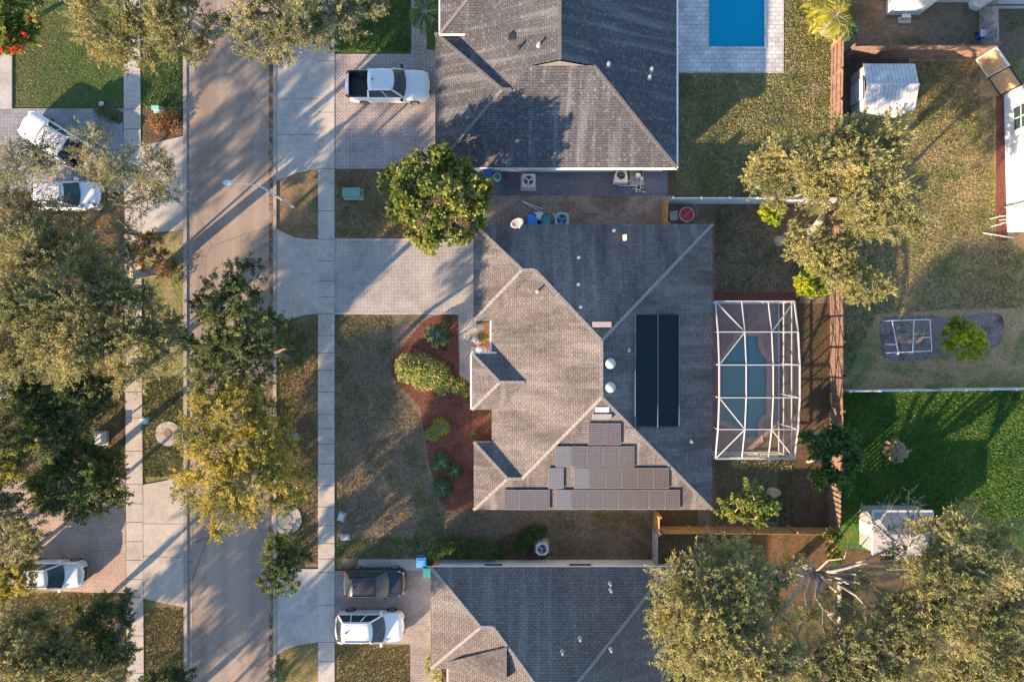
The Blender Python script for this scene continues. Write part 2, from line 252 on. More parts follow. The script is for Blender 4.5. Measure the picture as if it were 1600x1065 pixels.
# ---------------------------------------------------------------- object helpers
def tag(o, label=None, cat=None, group=None, kind=None):
    if label: o['label'] = label
    if cat: o['category'] = cat
    if group: o['group'] = group
    if kind: o['kind'] = kind
    return o
def thing(name, loc, label, cat, group=None, rz=0.0):
    o = bpy.data.objects.new(name, None); COL.objects.link(o); o.location = loc; o.rotation_euler = (0, 0, rz)
    o.empty_display_size = 0.3
    return tag(o, label, cat, group)
def copy_tree(o, loc, rz=None, label=None, parent=None):
    c = o.copy(); COL.objects.link(c)
    if parent: c.parent = parent
    else:
        c.location = loc
        if rz is not None: c.rotation_euler = (0, 0, rz)
        if label: c['label'] = label
    for ch in list(o.children): copy_tree(ch, None, parent=c)
    return c
class MB:
    def __init__(s): s.v = []; s.f = []; s.m = []; s.cur = 0
    def add(s, vs, fs, mi=None):
        n = len(s.v); s.v += [tuple(v) for v in vs]; s.f += [tuple(i + n for i in f) for f in fs]
        s.m += [s.cur if mi is None else mi] * len(fs); return s
    def box(s, x0, y0, z0, x1, y1, z1, mi=None):
        return s.add([(x0, y0, z0), (x1, y0, z0), (x1, y1, z0), (x0, y1, z0), (x0, y0, z1), (x1, y0, z1), (x1, y1, z1), (x0, y1, z1)],
                     [(0, 3, 2, 1), (4, 5, 6, 7), (0, 1, 5, 4), (1, 2, 6, 5), (2, 3, 7, 6), (3, 0, 4, 7)], mi)
    def beam(s, a, b, w, h, mi=None):
        a = Vector(a); b = Vector(b); d = (b - a).normalized()
        up = Vector((0, 0, 1)) if abs(d.z) < 0.95 else Vector((1, 0, 0))
        sd_ = d.cross(up).normalized() * (w / 2); u = sd_.cross(d).normalized() * (h / 2)
        vs = [p + q for p in (a, b) for q in (-sd_ - u, sd_ - u, sd_ + u, -sd_ + u)]
        return s.add(vs, [(0, 1, 2, 3), (7, 6, 5, 4), (0, 4, 5, 1), (1, 5, 6, 2), (2, 6, 7, 3), (3, 7, 4, 0)], mi)
    def tube(s, pts, radii, n=6, mi=None, cap=True):
        pts = [Vector(p) for p in pts]; base = len(s.v); rings = []
        for i, p in enumerate(pts):
            d = (pts[min(i + 1, len(pts) - 1)] - pts[max(i - 1, 0)]).normalized()
            up = Vector((0, 0, 1)) if abs(d.z) < 0.9 else Vector((1, 0, 0))
            a = d.cross(up).normalized(); b = a.cross(d).normalized(); r = radii[i] if hasattr(radii, '__len__') else radii
            rings.append([p + (a * math.cos(2 * PI * k / n) + b * math.sin(2 * PI * k / n)) * r for k in range(n)])
        vs = [v for r in rings for v in r]; fs = []
        for i in range(len(pts) - 1):
            for k in range(n):
                fs.append((i * n + k, i * n + (k + 1) % n, (i + 1) * n + (k + 1) % n, (i + 1) * n + k))
        if cap: fs.append(tuple(range(n - 1, -1, -1))); fs.append(tuple((len(pts) - 1) * n + k for k in range(n)))
        return s.add(vs, fs, mi)
    def lathe(s, c, prof, n=16, mi=None, sx=1.0, sy=1.0):
        cx, cy, cz = c; vs = []; fs = []
        for (r, z) in prof:
            for k in range(n): a = 2 * PI * k / n; vs.append((cx + r * sx * math.cos(a), cy + r * sy * math.sin(a), cz + z))
        for i in range(len(prof) - 1):
            for k in range(n): fs.append((i * n + k, i * n + (k + 1) % n, (i + 1) * n + (k + 1) % n, (i + 1) * n + k))
        fs.append(tuple(range(n - 1, -1, -1))); fs.append(tuple((len(prof) - 1) * n + k for k in range(n)))
        return s.add(vs, fs, mi)
    def prism(s, pts, z0, z1, mi=None, holes=None):
        loops = [[Vector((p[0], p[1], 0)) for p in pts]] + [[Vector((p[0], p[1], 0)) for p in h] for h in (holes or [])]
        flat = [p for l in loops for p in l]; n = len(flat); tris = tessellate_polygon(loops)
        vs = [(p.x, p.y, z1) for p in flat] + [(p.x, p.y, z0) for p in flat]; fs = []
        for t in tris:
            a, b, c = (flat[i] for i in t)
            if (b - a).cross(c - a).z < 0: t = (t[0], t[2], t[1])
            fs.append(tuple(t)); fs.append((t[2] + n, t[1] + n, t[0] + n))
        o = 0
        for l in loops:
            m = len(l)
            for i in range(m): fs.append((o + i, o + n + i, o + n + (i + 1) % m, o + (i + 1) % m))
            o += m
        return s.add(vs, fs, mi)
    def build(s, name, mats, parent=None, world=True, smooth=False, hide=None):
        if not isinstance(mats, (list, tuple)): mats = [mats]
        me = bpy.data.meshes.new(name)
        off = Vector((0, 0, 0))
        if parent is not None and world:
            p = parent
            while p is not None: off += p.location; p = p.parent
        vs = [(v[0] - off.x, v[1] - off.y, v[2] - off.z) for v in s.v]
        me.from_pydata(vs, [], s.f); me.update()
        for m in mats: me.materials.append(m)
        me.polygons.foreach_set('material_index', s.m)
        if smooth: me.polygons.foreach_set('use_smooth', [True] * len(s.f))
        o = bpy.data.objects.new(name, me); COL.objects.link(o)
        if parent is not None: o.parent = parent
        return o
def npmesh(name, V, nper, mat, parent=None, world=True, ntri=None):
    """V: (n*nper,3) array, consecutive vertices form one face of nper corners."""
    me = bpy.data.meshes.new(name); V = np.asarray(V, np.float32).reshape(-1, 3)
    if parent is not None and world:
        off = Vector((0, 0, 0)); p = parent
        while p is not None: off += p.location; p = p.parent
        V = V - np.array(off[:], np.float32)
    n = len(V); nf = n // nper
    me.vertices.add(n); me.vertices.foreach_set('co', V.ravel())
    me.loops.add(n); me.loops.foreach_set('vertex_index', np.arange(n, dtype=np.int32))
    me.polygons.add(nf); me.polygons.foreach_set('loop_start', np.arange(0, n, nper, dtype=np.int32))
    me.polygons.foreach_set('loop_total', np.full(nf, nper, np.int32)); me.update(calc_edges=True)
    me.materials.append(mat); o = bpy.data.objects.new(name, me); COL.objects.link(o)
    if parent is not None: o.parent = parent
    return o
def nrm(a): return a / (np.linalg.norm(a, axis=1, keepdims=True) + 1e-9)
def leaf_quads(P, D, length, width, upbias=0.25):
    n = len(P); N = rng.normal(size=(n, 3)); N[:, 2] = np.abs(N[:, 2]) + upbias
    Sd = nrm(np.cross(D, N)); l = (length * rng.uniform(0.7, 1.3, (n, 1))); w = (width * rng.uniform(0.7, 1.3, (n, 1)))
    mid = P + D * l * 0.45
    return np.stack([P, mid + Sd * w / 2, P + D * l, mid - Sd * w / 2], axis=1).reshape(-1, 3)
def inpoly(X, Y, poly):
    ins = np.zeros(len(X), bool); n = len(poly)
    for i in range(n):
        x1, y1 = poly[i]; x2, y2 = poly[(i + 1) % n]
        if y1 == y2: continue
        c = ((y1 > Y) != (y2 > Y)) & (X < (x2 - x1) * (Y - y1) / (y2 - y1) + x1); ins ^= c
    return ins
def scatter(poly, dens):
    P = [g(*p) for p in poly]; xs = [p.x for p in P]; ys = [p.y for p in P]
    n = int((max(xs) - min(xs)) * (max(ys) - min(ys)) * dens)
    X = rng.uniform(min(xs), max(xs), n); Y = rng.uniform(min(ys), max(ys), n)
    k = inpoly(X, Y, [(p.x, p.y) for p in P]); return X[k], Y[k]

# ================================================================ THE GROUND
def sheet(name, pts, z, mat, holes=None, kind='structure', label=None, cat=None, group=None, z0=-0.06):
    mb = MB(); P = [g(*p) for p in pts]
    mb.prism([(p.x, p.y) for p in P], z0, z, holes=[[(q.x, q.y) for q in (g(*p) for p in h)] for h in (holes or [])])
    o = mb.build(name, mat)
    if kind: o['kind'] = kind
    return tag(o, label, cat, group)
def R4(x0, y0, x1, y1): return [(x0, y0), (x1, y0), (x1, y1), (x0, y1)]
def smooth_poly(pts, n=3):
    for _ in range(n):
        q = []
        for i in range(len(pts)):
            a = pts[i]; b = pts[(i + 1) % len(pts)]
            q += [(a[0] * .75 + b[0] * .25, a[1] * .75 + b[1] * .25), (a[0] * .25 + b[0] * .75, a[1] * .25 + b[1] * .75)]
        pts = q
    return pts
POOL_N = R4(1106, -75, 1195, 75)
POOL_M = [(1152, 524), (1184, 524), (1185, 538), (1188, 549), (1193, 556), (1198, 560), (1198, 648), (1190, 651), (1186, 657), (1185, 664), (1185, 684),
          (1160, 684), (1156, 674), (1143, 662), (1125, 657), (1125, 566), (1138, 548), (1150, 535)]
def gsheet():
    mb = MB(); R = 1400
    hs = [[(q.x, q.y) for q in (g(*p) for p in h)] for h in (POOL_N, POOL_M)]
    mb.prism([(-R, -R), (R, -R), (R, R), (-R, R)], -0.5, 0.0, holes=hs)
    tag(mb.build('ground', M['base']), kind='structure')
gsheet()
sheet('lawn', R4(-60, -60, 193, 169), .010, M['lawn_dark'])
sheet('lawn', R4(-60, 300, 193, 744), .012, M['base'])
sheet('lawn', R4(-60, 921, 201, 1130), .010, M['lawn_gold'])
sheet('verge', R4(219, -60, 289, 225), .014, M['lawn_olive'])
sheet('verge', R4(219, 356, 289, 760), .014, M['lawn_olive'])
sheet('verge', R4(219, 930, 289, 1130), .014, M['lawn_gold'])
sheet('verge', R4(432, -60, 498, 90), .014, M['lawn_dark'])
sheet('verge', R4(432, 255, 498, 380), .014, M['lawn_dry'])
sheet('verge', R4(432, 488, 498, 895), .014, M['lawn_dry'])
sheet('verge', R4(432, 995, 498, 1130), .014, M['lawn_gold'])
sheet('lawn', R4(522, -60, 679, 86), .010, M['lawn_dark'])
sheet('lawn', R4(522, 262, 760, 376), .010, M['lawn_dry'])
sheet('lawn', R4(522, 488, 772, 888), .010, M['lawn_front'])
sheet('lawn', R4(772, 790, 1022, 888), .008, M['lawn_front'])
sheet('lawn', R4(522, 1004, 664, 1130), .010, M['lawn_gold'])
sheet('lawn', R4(1057, 110, 1300, 317), .010, M['lawn_olive'])
sheet('lawn', R4(1222, -60, 1300, 110), .010, M['lawn_olive'])
sheet('lawn', R4(1090, 317, 1300, 474), .012, M['lawn_front'])
sheet('lawn', R4(1090, 706, 1250, 822), .012, M['lawn_front'])
sheet('planting_bed', R4(1216, 474, 1300, 822), .020, M['mulch_dark'])
sheet('side_yard', R4(746, 305, 1092, 360), .016, M['dirt'])
sheet('side_yard', R4(1022, 822, 1300, 1130), .008, M['under_tree'])
sheet('gravel_bed', R4(676, 250, 1043, 306), .018, M['gravel'])
sheet('lawn', R4(1300, -60, 1700, 92), .010, M['lawn_front'])
sheet('lawn', R4(1300, 92, 1700, 607), .013, M['lawn_right'])
sheet('lawn', R4(1303, 607, 1700, 1130), .011, M['lawn_lush'])

# road, kerbs, gutters
sheet('road', [(290, -300), (428, -300), (426, 1400), (298, 1400)], .020, M['asphalt'])
def strip(name, x0a, x0b, w, z, mat, ya=-300, yb=1400): return sheet(name, [(x0a, ya), (x0a + w, ya), (x0b + w, yb), (x0b, yb)], z, mat)
strip('kerb', 286.5, 288.5, 5.5, .10, M['kerb'])
strip('gutter', 292, 294, 7, .028, M['kerb'])
strip('gutter', 420.5, 420.5, 7, .028, M['gutter'])
strip('kerb', 427.5, 427.5, 5, .10, M['kerb'])

def slabs(name, x0, x1, ys, mat, z=.075, gap=0.9, xb=None):
    """a walk of separate concrete slabs over a dark joint bed"""
    xb = xb if xb is not None else 0
    ya, yb = ys[0], ys[-1]
    mb = MB()
    def q(y): return xb * (y - ya) / (yb - ya)
    P = [g(x0 + q(ya), ya), g(x1 + q(ya), ya), g(x1 + q(yb), yb), g(x0 + q(yb), yb)]
    mb.prism([(p.x, p.y) for p in P], -0.05, z - 0.02, 1)
    for a, b in zip(ys[:-1], ys[1:]):
        P = [g(x0 + q(a), a + gap / 2), g(x1 + q(a), a + gap / 2), g(x1 + q(b), b - gap / 2), g(x0 + q(b), b - gap / 2)]
        mb.prism([(p.x, p.y) for p in P], z - 0.02, z + random.uniform(0, .006), 0)
    return tag(mb.build(name, [mat, M['joint']]), kind='structure')
slabs('sidewalk', 193, 219, [-90, -40, 12, 60, 112, 171, 202, 230, 275, 330, 385, 440, 500, 560, 612, 652, 704, 756, 786, 815, 845, 874, 904, 932, 992, 1050, 1110, 1170], M['concrete'], xb=7)
slabs('sidewalk', 497.5, 523, [-90, -40, 10, 60, 96, 176, 264, 330, 374, 408, 439, 464, 490, 524, 551, 578, 612, 647, 669, 693, 724, 758, 791, 820, 848, 872, 893, 944, 1002, 1032, 1075, 1120, 1170], M['concrete'])
def apron(pts, mat, z=.068): sheet('driveway_apron', pts, z, mat)
apron([(219, 229), (287, 213), (287, 357), (270, 361), (219, 365)], M['concrete'])
apron([(222, 757), (260, 750), (288, 742), (289.5, 947), (255, 941), (223, 933)], M['concrete'])
apron([(432.5, 70), (497.5, 70), (497.5, 263), (462, 271), (432.5, 283)], M['concrete_grey'])
apron([(432.5, 357), (445, 364), (462, 371), (480, 374), (497.5, 374), (497.5, 490), (475, 492), (455, 499), (432.5, 500)], M['concrete'])
apron([(432.5, 888), (497.5, 888), (497.5, 1002), (470, 1006), (447, 1013), (432.5, 1022)], M['concrete_grey'])
for a, b_ in (((219, 285), (287, 285)), ((223, 817), (289, 818)), ((223, 868), (289, 870)), ((433, 156), (497, 155)), ((433, 211), (497, 211))):
    sheet('apron_joint', [(a[0], a[1] - .4), (b_[0], b_[1] - .4), (b_[0], b_[1] + .4), (a[0], a[1] + .4)], .0705, M['joint'])
sheet('driveway', R4(-60, 170, 194, 300), .050, M['pave_grey'])
sheet('driveway', [(-60, 745), (196, 745), (198, 925), (150, 925), (60, 921), (-60, 921)], .050, M['pave_brick'])
sheet('driveway', [(523, 85), (643, 85), (643, -80), (667, -80), (667, 78), (700, 78), (700, 264), (523, 264)], .050, M['pave_north'])
sheet('driveway', [(523, 374), (752, 374), (752, 600), (737, 600), (718, 586), (716, 492), (716, 490.5), (523, 490.5)], .050, M['pave_main'])
sheet('driveway', [(523, 891), (690, 891), (690, 1130), (667, 1130), (667, 1075), (641, 1075), (641, 1005), (523, 1005)], .050, M['pave_south'])
sheet('concrete_pad', R4(-60, 84, 20, 170), .10, M['concrete_grey'])
sheet('concrete_pad', R4(560, 873, 668, 892), .030, M['concrete_grey'])
sheet('concrete_pad', R4(758, 880, 1060, 893), .030, M['concrete_grey'])
# pale edging rows round the main driveway
for P in ([(523, 373), (740, 373), (740, 375.5), (523, 375.5)], [(523, 488.5), (716, 488.5), (716, 491), (523, 491)]):
    sheet('driveway_edging', P, .060, M['concrete'])
# mulch bed in the front garden, edged
BED = [(668, 498), (690, 492), (706, 491.5), (713, 494), (716, 500), (716.5, 588), (737, 602), (744, 606), (744, 636), (790, 636), (790, 692), (746, 692), (746, 797),
       (706, 797.5), (697, 795), (687, 783), (678, 752), (671, 728), (665, 690), (660, 660), (656, 636), (644, 622), (624, 602), (613, 588), (611, 575), (614, 562), (627, 545), (640, 526), (655, 508)]
sheet('mulch_bed', BED, .040, M['mulch'])
sheet('mulch_bed', [(222, 170), (287, 170), (287, 213), (221, 228)], .030, M['mulch_dark'])
sheet('mulch_bed', smooth_poly([(140, 169), (193, 169), (193, 198), (168, 186)], 1), .060, M['mulch_dark'])
sheet('mulch_bed', R4(1116, 456, 1250, 472), .030, M['mulch'])
sheet('mulch_bed', R4(1556, 150, 1574, 376), .030, M['mulch'])
sheet('mulch_bed', smooth_poly([(775, 835), (850, 828), (862, 880), (770, 880)], 1), .030, M['mulch_dark'])
sheet('planting_bed', smooth_poly([(1303, 850), (1345, 862), (1450, 868), (1500, 850), (1640, 850), (1640, 1130), (1303, 1130)], 2), .026, M['under_tree'])
sheet('planting_bed', R4(1313, 92, 1420, 186), .022, M['mulch_dark'])
sheet('planting_bed', smooth_poly([(1376, 496), (1400, 494), (1462, 492), (1480, 498), (1555, 486), (1570, 498), (1566, 535), (1550, 545), (1478, 550), (1456, 562), (1382, 566), (1374, 530)], 1), .030, M['soil_grey'])
sheet('planting_bed', R4(745, 503, 800, 556), .085, M['terracotta'])
sheet('dirt_patch', smooth_poly([(1258, 129), (1281, 130), (1282, 155), (1259, 154)], 1), .025, M['dirt'])

# pool deck of the north house, main pool deck
sheet('pool_deck', R4(1052, -90, 1224, 114), .060, M['pave_white'], holes=[POOL_N])
sheet('pool_deck', [(1100, 473), (1217, 473), (1217, 660), (1172, 706), (1100, 706)], .060, M['pave_red'], holes=[POOL_M])
def watermat(name, col, fac, rough=0.03):
    m, nt, b = newmat(name); n = noise(nt, 1.2, 3, 0.5)
    b.inputs['Base Color'].default_value = (*col, 1); b.inputs['Roughness'].default_value = rough; b.inputs['IOR'].default_value = 1.33
    bump(nt, b, n.outputs[0], 0.02, 0.35)
    tr = nt.nodes.new('ShaderNodeBsdfTransparent'); tr.inputs[0].default_value = (*[min(1, c * 1.2 + .35) for c in col], 1)
    mx = nt.nodes.new('ShaderNodeMixShader'); mx.inputs[0].default_value = fac
    nt.links.new(b.outputs[0], mx.inputs[1]); nt.links.new(tr.outputs[0], mx.inputs[2]); nt.links.new(mx.outputs[0], nt.nodes['Material Output'].inputs[0])
    return m
def offset_poly(pts, d):
    """outset a plan polygon (photo pixels) by d pixels"""
    A = sum(pts[i][0] * pts[(i + 1) % len(pts)][1] - pts[(i + 1) % len(pts)][0] * pts[i][1] for i in range(len(pts)))
    sgn = 1 if A > 0 else -1; out = []
    for i, p in enumerate(pts):
        a = Vector(pts[i - 1]); b = Vector(p); c = Vector(pts[(i + 1) % len(pts)])
        e1 = (b - a).normalized(); e2 = (c - b).normalized()
        n1 = Vector((e1.y, -e1.x)) * sgn; n2 = Vector((e2.y, -e2.x)) * sgn; n = (n1 + n2)
        n = n / max(0.35, n.dot(n1)) if n.length > 1e-6 else n1
        out.append((b.x + n.x * d, b.y + n.y * d))
    return out
def pool(pts, label, depth, wcol, fac, basin, cope, cmat, wz=-.06):
    c = g(sum(p[0] for p in pts) / len(pts), sum(p[1] for p in pts) / len(pts))
    t = thing('swimming_pool', (c.x, c.y, 0), label, 'swimming pool')
    out = offset_poly(pts, cope); inn = offset_poly(pts, -1.2)
    G = lambda ps: [(q.x, q.y) for q in (g(*p) for p in ps)]
    mb = MB(); mb.prism(G(out), .03, .092, holes=[G(inn)]); mb.build('coping', cmat, t)
    mb = MB(); big = offset_poly(pts, 1.0)
    mb.prism(G(big), -depth - .1, -depth); mb.prism(G(big), -depth, .028, holes=[G(offset_poly(pts, -.6))]); 
    mb.build('basin', basin, t)
    mb = MB(); P = G(offset_poly(pts, -.7)); mb.prism(P, wz - .01, wz); mb.build('water', watermat('pool_water', wcol, fac), t)
    return t
pn = pool(POOL_N, 'bright blue rectangular swimming pool in a pale paver deck', 1.5, (0.0, 0.34, 0.50), 0.4, plain('pool_plaster_blue', (0.1, 0.55, 0.7), 0.6), 2.0, M['pave_white'])
mb = MB(); a = g(1107, -70); b_ = g(1114, 73.5); mb.box(a.x, b_.y, -1.45, b_.x, a.y, -.35)
mb.build('bench_step', plain('pool_step', (0.2, 0.55, 0.7), 0.6), pn)
pm = pool(POOL_M, 'freeform teal swimming pool inside the white screen enclosure', 1.4, (0.03, 0.21, 0.235), 0.22, plain('pool_plaster_teal', (0.16, 0.36, 0.36), 0.6), 6.5, M['coping'])

# ================================================================ HOUSES
def plane_uv(me, polys):
    uv = me.uv_layers.new(name='UVMap')
    for p in me.polygons:
        n = p.normal
        e = Vector((0, 0, 1)).cross(n)
        e = e.normalized() if e.length > 1e-4 else Vector((1, 0, 0))
        s = n.cross(e)
        for li in p.loop_indices:
            v = me.vertices[me.loops[li].vertex_index].co
            uv.data[li].uv = (v.dot(e), v.dot(s))
def roof(parent, faces, mat, caps=(), capmat=None, thick=0.2, fasc=None):
    """faces: polygons of (X,Y,h) plan points (ground px from the middle, metres up)"""
    mb = MB(); edges = {}
    for f in faces:
        P = [pl(*v) for v in f]
        nr = sum(((P[i] - P[0]).cross(P[(i + 1) % len(P)] - P[0]) for i in range(1, len(P) - 1)), Vector())
        if nr.z < 0: P = P[::-1]
        mb.add(P, [tuple(range(len(P)))], 0)
        mb.add([p - Vector((0, 0, thick)) for p in P], [tuple(range(len(P)))[::-1]], 1)
        for i in range(len(P)):
            a, b = P[i], P[(i + 1) % len(P)]
            key = tuple(sorted([(round(a.x, 2), round(a.y, 2)), (round(b.x, 2), round(b.y, 2))]))
            edges.setdefault(key, []).append((a, b))
    for key, l in edges.items():
        if len(l) == 1:
            a, b = l[0]; d = Vector((0, 0, thick)); mb.add([a, a - d, b - d, b], [(0, 1, 2, 3)], 1)
    o = mb.build('roof', [mat, fasc or M['fascia']], parent); plane_uv(o.data, None)
    if caps:
        for pts in caps:
            cb = MB(); Q = [pl(*p) + Vector((0, 0, .03)) for p in pts]
            for a, b in zip(Q[:-1], Q[1:]):
                n = max(1, int((b - a).length / .3)); 
                for i in range(n):
                    p = a.lerp(b, i / n); q = a.lerp(b, (i + .96) / n)
                    cb.beam(p, q, .2, .05)
            cb.build('ridge_cap', capmat, o)
    return o
def gutter(parent, runs, mat=None, w=.11):
    for a, b in runs:
        mb = MB(); mb.beam(pl(*a), pl(*b), w, .12); mb.build('gutter', mat or M['white'], parent)
def walls(parent, ring, h, mat, z0=-.02):
    mb = MB(); pts = [(x * S, -y * S) for x, y in ring]
    mb.prism(pts, z0, h); return mb.build('wall', mat, parent)
def opening(parent, name, x0, y0, x1, y1, z0, z1, mat, fm=None):
    """a window or door set on a wall face; (x,y) plan pixels of its two ends"""
    a = pl(x0, y0); b = pl(x1, y1); d = (b - a).normalized(); n = Vector((d.y, -d.x, 0))
    mb = MB(); q = [a + n * .03, b + n * .03, b - n * .04, a - n * .04]
    mb.add([(p.x, p.y, z0) for p in q] + [(p.x, p.y, z1) for p in q], [(0, 3, 2, 1), (4, 5, 6, 7), (0, 1, 5, 4), (1, 2, 6, 5), (2, 3, 7, 6), (3, 0, 4, 7)])
    o = mb.build(name, mat, parent)
    fb = MB()
    for z in (z0, z1): fb.beam(a + Vector((0, 0, z)), b + Vector((0, 0, z)), .12, .08)
    for p in (a, b): fb.beam(p + Vector((0, 0, z0)), p + Vector((0, 0, z1)), .12, .08)
    fb.build('frame', fm or M['white'], o)
    return o

E0 = 2.6; SL = 0.0189     # eave height, rise per plan pixel (slope 0.42)
def suburban_house(dx, dy, label, mat, capm, gdepth=142.0, porch=True, wing=True, name='house'):
    c = pl(dx + 120, dy + 40); t = thing(name, (c.x, c.y, 0), label, 'house')
    A = lambda X, Y, h: (X + dx, Y + dy, h)
    yN, yS, xE, xG, xW = -172.2, 248.6, 296.0, -56.6, -30.0
    hg = gdepth / 2; hG = E0 + SL * hg; yr = yN + hg
    s_w = (5.85 - E0) / 152.0                       # main west plane, eave at xW
    hx = lambda h: xW + (h - E0) / s_w              # X where main west plane reaches h
    rN = A(122, -0.2, 5.85); rS = A(122, 76.6, 5.85)
    NW, NE, SE = A(xG, yN, E0), A(xE, yN, E0), A(xE - .5, yS, E0)
    GA, GB = A(xG + hg, yr, hG), A(hx(hG), yr, hG)
    GS = A(xG, yN + gdepth, E0); GV = A(xW, yN + gdepth, E0)
    faces = [[NW, GA, GB, rN, NE], [NE, rN, rS, SE], [NW, GS, GA], [GS, GV, GB, GA]]
    caps = [[NW, GA, GB, rN, NE], [rN, rS, SE], [GA, GS]]
    if wing:
        y0 = 148.6; hw = (yS - y0) / 2; hW = E0 + SL * hw; ym = y0 + hw
        SW, WN, WA, WB, WV = A(xG, yS, E0), A(xG, y0, E0), A(xG + hw, ym, hW), A(hx(hW), ym, hW), A(xW, y0, E0)
        faces += [[SW, SE, rS, WB, WA], [WN, SW, WA], [WN, WA, WB, WV], [GV, WV, WB, rS, rN, GB]]
        caps += [[SW, WA, WB, rS], [WA, WN]]
    else:
        SW = A(xW, yS, E0)
        faces += [[SW, SE, rS], [GV, SW, rS, rN, GB]]; caps += [[SW, rS]]
    rf = roof(t, faces, mat, caps, capm)
    if porch:
        hp = 2.85; x0, y0, y1 = -58.6, 18.5, 100.5; hh = (y1 - y0) / 2; hR = hp + SL * hh; ym = (y0 + y1) / 2
        pa, pb, pA, pR = A(x0, y0, hp), A(x0, y1, hp), A(x0 + hh, ym, hR), A(hx(hR) + 1, ym, hR + .02)
        v0, v1 = A(hx(hp) + 1, y0, hp + .02), A(hx(hp) + 1, y1, hp + .02)
        pr = roof(t, [[pa, pb, pA], [pa, v0, pR, pA], [pb, pA, pR, v1]], mat, [[pa, pA, pR], [pb, pA]], capm, thick=.15)
        gutter(t, [(A(x0 - 1.5, y0, hp - .06), A(x0 - 1.5, y1, hp - .06)), (A(x0 - 1.5, y0 - 1.5, hp - .06), A(x0 + 36, y0 - 1.5, hp - .06))])
        gutter(t, [(A(xW - 1.5, yN + gdepth - 8, E0 - .06), A(xW - 1.5, y0 - 2, E0 - .06))])
        for yy in (y0 + 6, y1 - 6):
            cb = MB(); p = pl(x0 + dx + 7, yy + dy); cb.lathe((p.x, p.y, 0), [(.2, 0), (.2, .2), (.14, .3), (.14, 2.5), (.19, 2.6), (.19, 2.72)], 12); cb.build('column', M['white'], t)
    o = 9
    ring = [(xG + o, yN + o), (xE - o, yN + o), (xE - o, yS - o), (xG + o, yS - o), (xG + o, 148.6 + o), (xW + o, 148.6 + o), (xW + o, yN + gdepth - o), (xG + o, yN + gdepth - o)]
    walls(t, [(x + dx, y + dy) for x, y in ring], 2.55, M['wall'])
    # garage door, windows, front door
    opening(t, 'garage_door', xG + o + dx, yN + 28 + dy, xG + o + dx, yN + gdepth - 26 + dy, .06, 2.25, M['white'])
    opening(t, 'front_door', xW + o + dx, 48 + dy, xW + o + dx, 72 + dy, .1, 2.2, M['wood_brown'])
    for (a, b_, c_, d_) in ((xG + o, 175, xG + o, 222), (xE - o, -120, xE - o, -85), (xE - o, 20, xE - o, 62), (xE - o, 190, xE - o, 225), (60, yS - o, 95, yS - o), (190, yS - o, 225, yS - o), (20, yN + o, 50, yN + o), (150, yN + o, 185, yN + o)):
        opening(t, 'window', a + dx, b_ + dy, c_ + dx, d_ + dy, .9, 2.1, M['glass'])
    return t, rf
main, main_roof = suburban_house(0, 0, 'hip-roofed house with solar panels on its roof and a screened pool behind it', M['sh_main'], M['ridge'], name='house')
south, south_roof = suburban_house(-63.5, 504.8, 'beige hip-roofed house at the bottom of the photo beside the black and the white cars', M['sh_south'], M['ridge'], gdepth=150, wing=False, name='house')

def plane_pt(px, py, fn):
    h = 3.0
    for _ in range(30):
        k = (H - h) / H; h = fn((px - 800) * k, (py - 532.5) * k)
    return g(px, py, h)
PS = lambda X, Y: E0 + SL * (248.6 - Y)
PE = lambda X, Y: E0 + (5.85 - E0) / 174.0 * (296 - X)
PN = lambda X, Y: E0 + SL * (Y + 172.2)
PW = lambda X, Y: E0 + (5.85 - E0) / 152.0 * (X + 30)
# photovoltaic panels on the south slope
def pv_mat():
    m, nt, b = newmat('solar_cells')
    t = nt.nodes.new('ShaderNodeTexCoord'); br = nt.nodes.new('ShaderNodeTexBrick'); br.offset = 0; nt.links.new(t.outputs['UV'], br.inputs['Vector'])
    for k_, v in (('Color1', (0.043, 0.038, 0.041)), ('Color2', (0.052, 0.045, 0.048)), ('Mortar', (0.125, 0.115, 0.115))): br.inputs[k_].default_value = (*v, 1)
    br.inputs['Scale'].default_value = 1; br.inputs['Brick Width'].default_value = 1 / 6; br.inputs['Row Height'].default_value = .1; br.inputs['Mortar Size'].default_value = .01
    nt.links.new(br.outputs[0], b.inputs['Base Color']); b.inputs['Roughness'].default_value = .22; b.inputs['Specular IOR Level'].default_value = .5
    return m
M['pv'] = pv_mat(); M['pvframe'] = plain('panel_frame', (0.17, 0.16, 0.16), 0.4, 0.3)
def roof_panel(parent, px0, py0, px1, py1, fn, mats, up=.14, inset=.035, name='solar_panel'):
    c = [plane_pt(px0, py0, fn), plane_pt(px1, py0, fn), plane_pt(px1, py1, fn), plane_pt(px0, py1, fn)]
    n = (c[2] - c[0]).cross(c[3] - c[1]).normalized()
    if n.z < 0: n = -n
    T = [p + n * up for p in c]; Bt = [p + n * (up - .045) for p in c]; ctr = sum(T, Vector()) / 4
    I = [p + (ctr - p).normalized() * inset * 1.4 + n * .004 for p in T]
    mb = MB(); mb.add(T + Bt, [(3, 2, 1, 0), (4, 5, 6, 7), (0, 1, 5, 4), (1, 2, 6, 5), (2, 3, 7, 6), (3, 0, 4, 7)], 1); mb.add(I, [(3, 2, 1, 0)], 0)
    o = mb.build(name, mats, parent); uv = o.data.uv_layers.new(name='UVMap')
    q = o.data.polygons[6]
    for li, co in zip(q.loop_indices, [(0, 0), (1, 0), (1, 1), (0, 1)]): uv.data[li].uv = co
    return o
M['pv_pale'] = M['pv'].copy(); M['pv_pale'].name = 'solar_cells_pale'
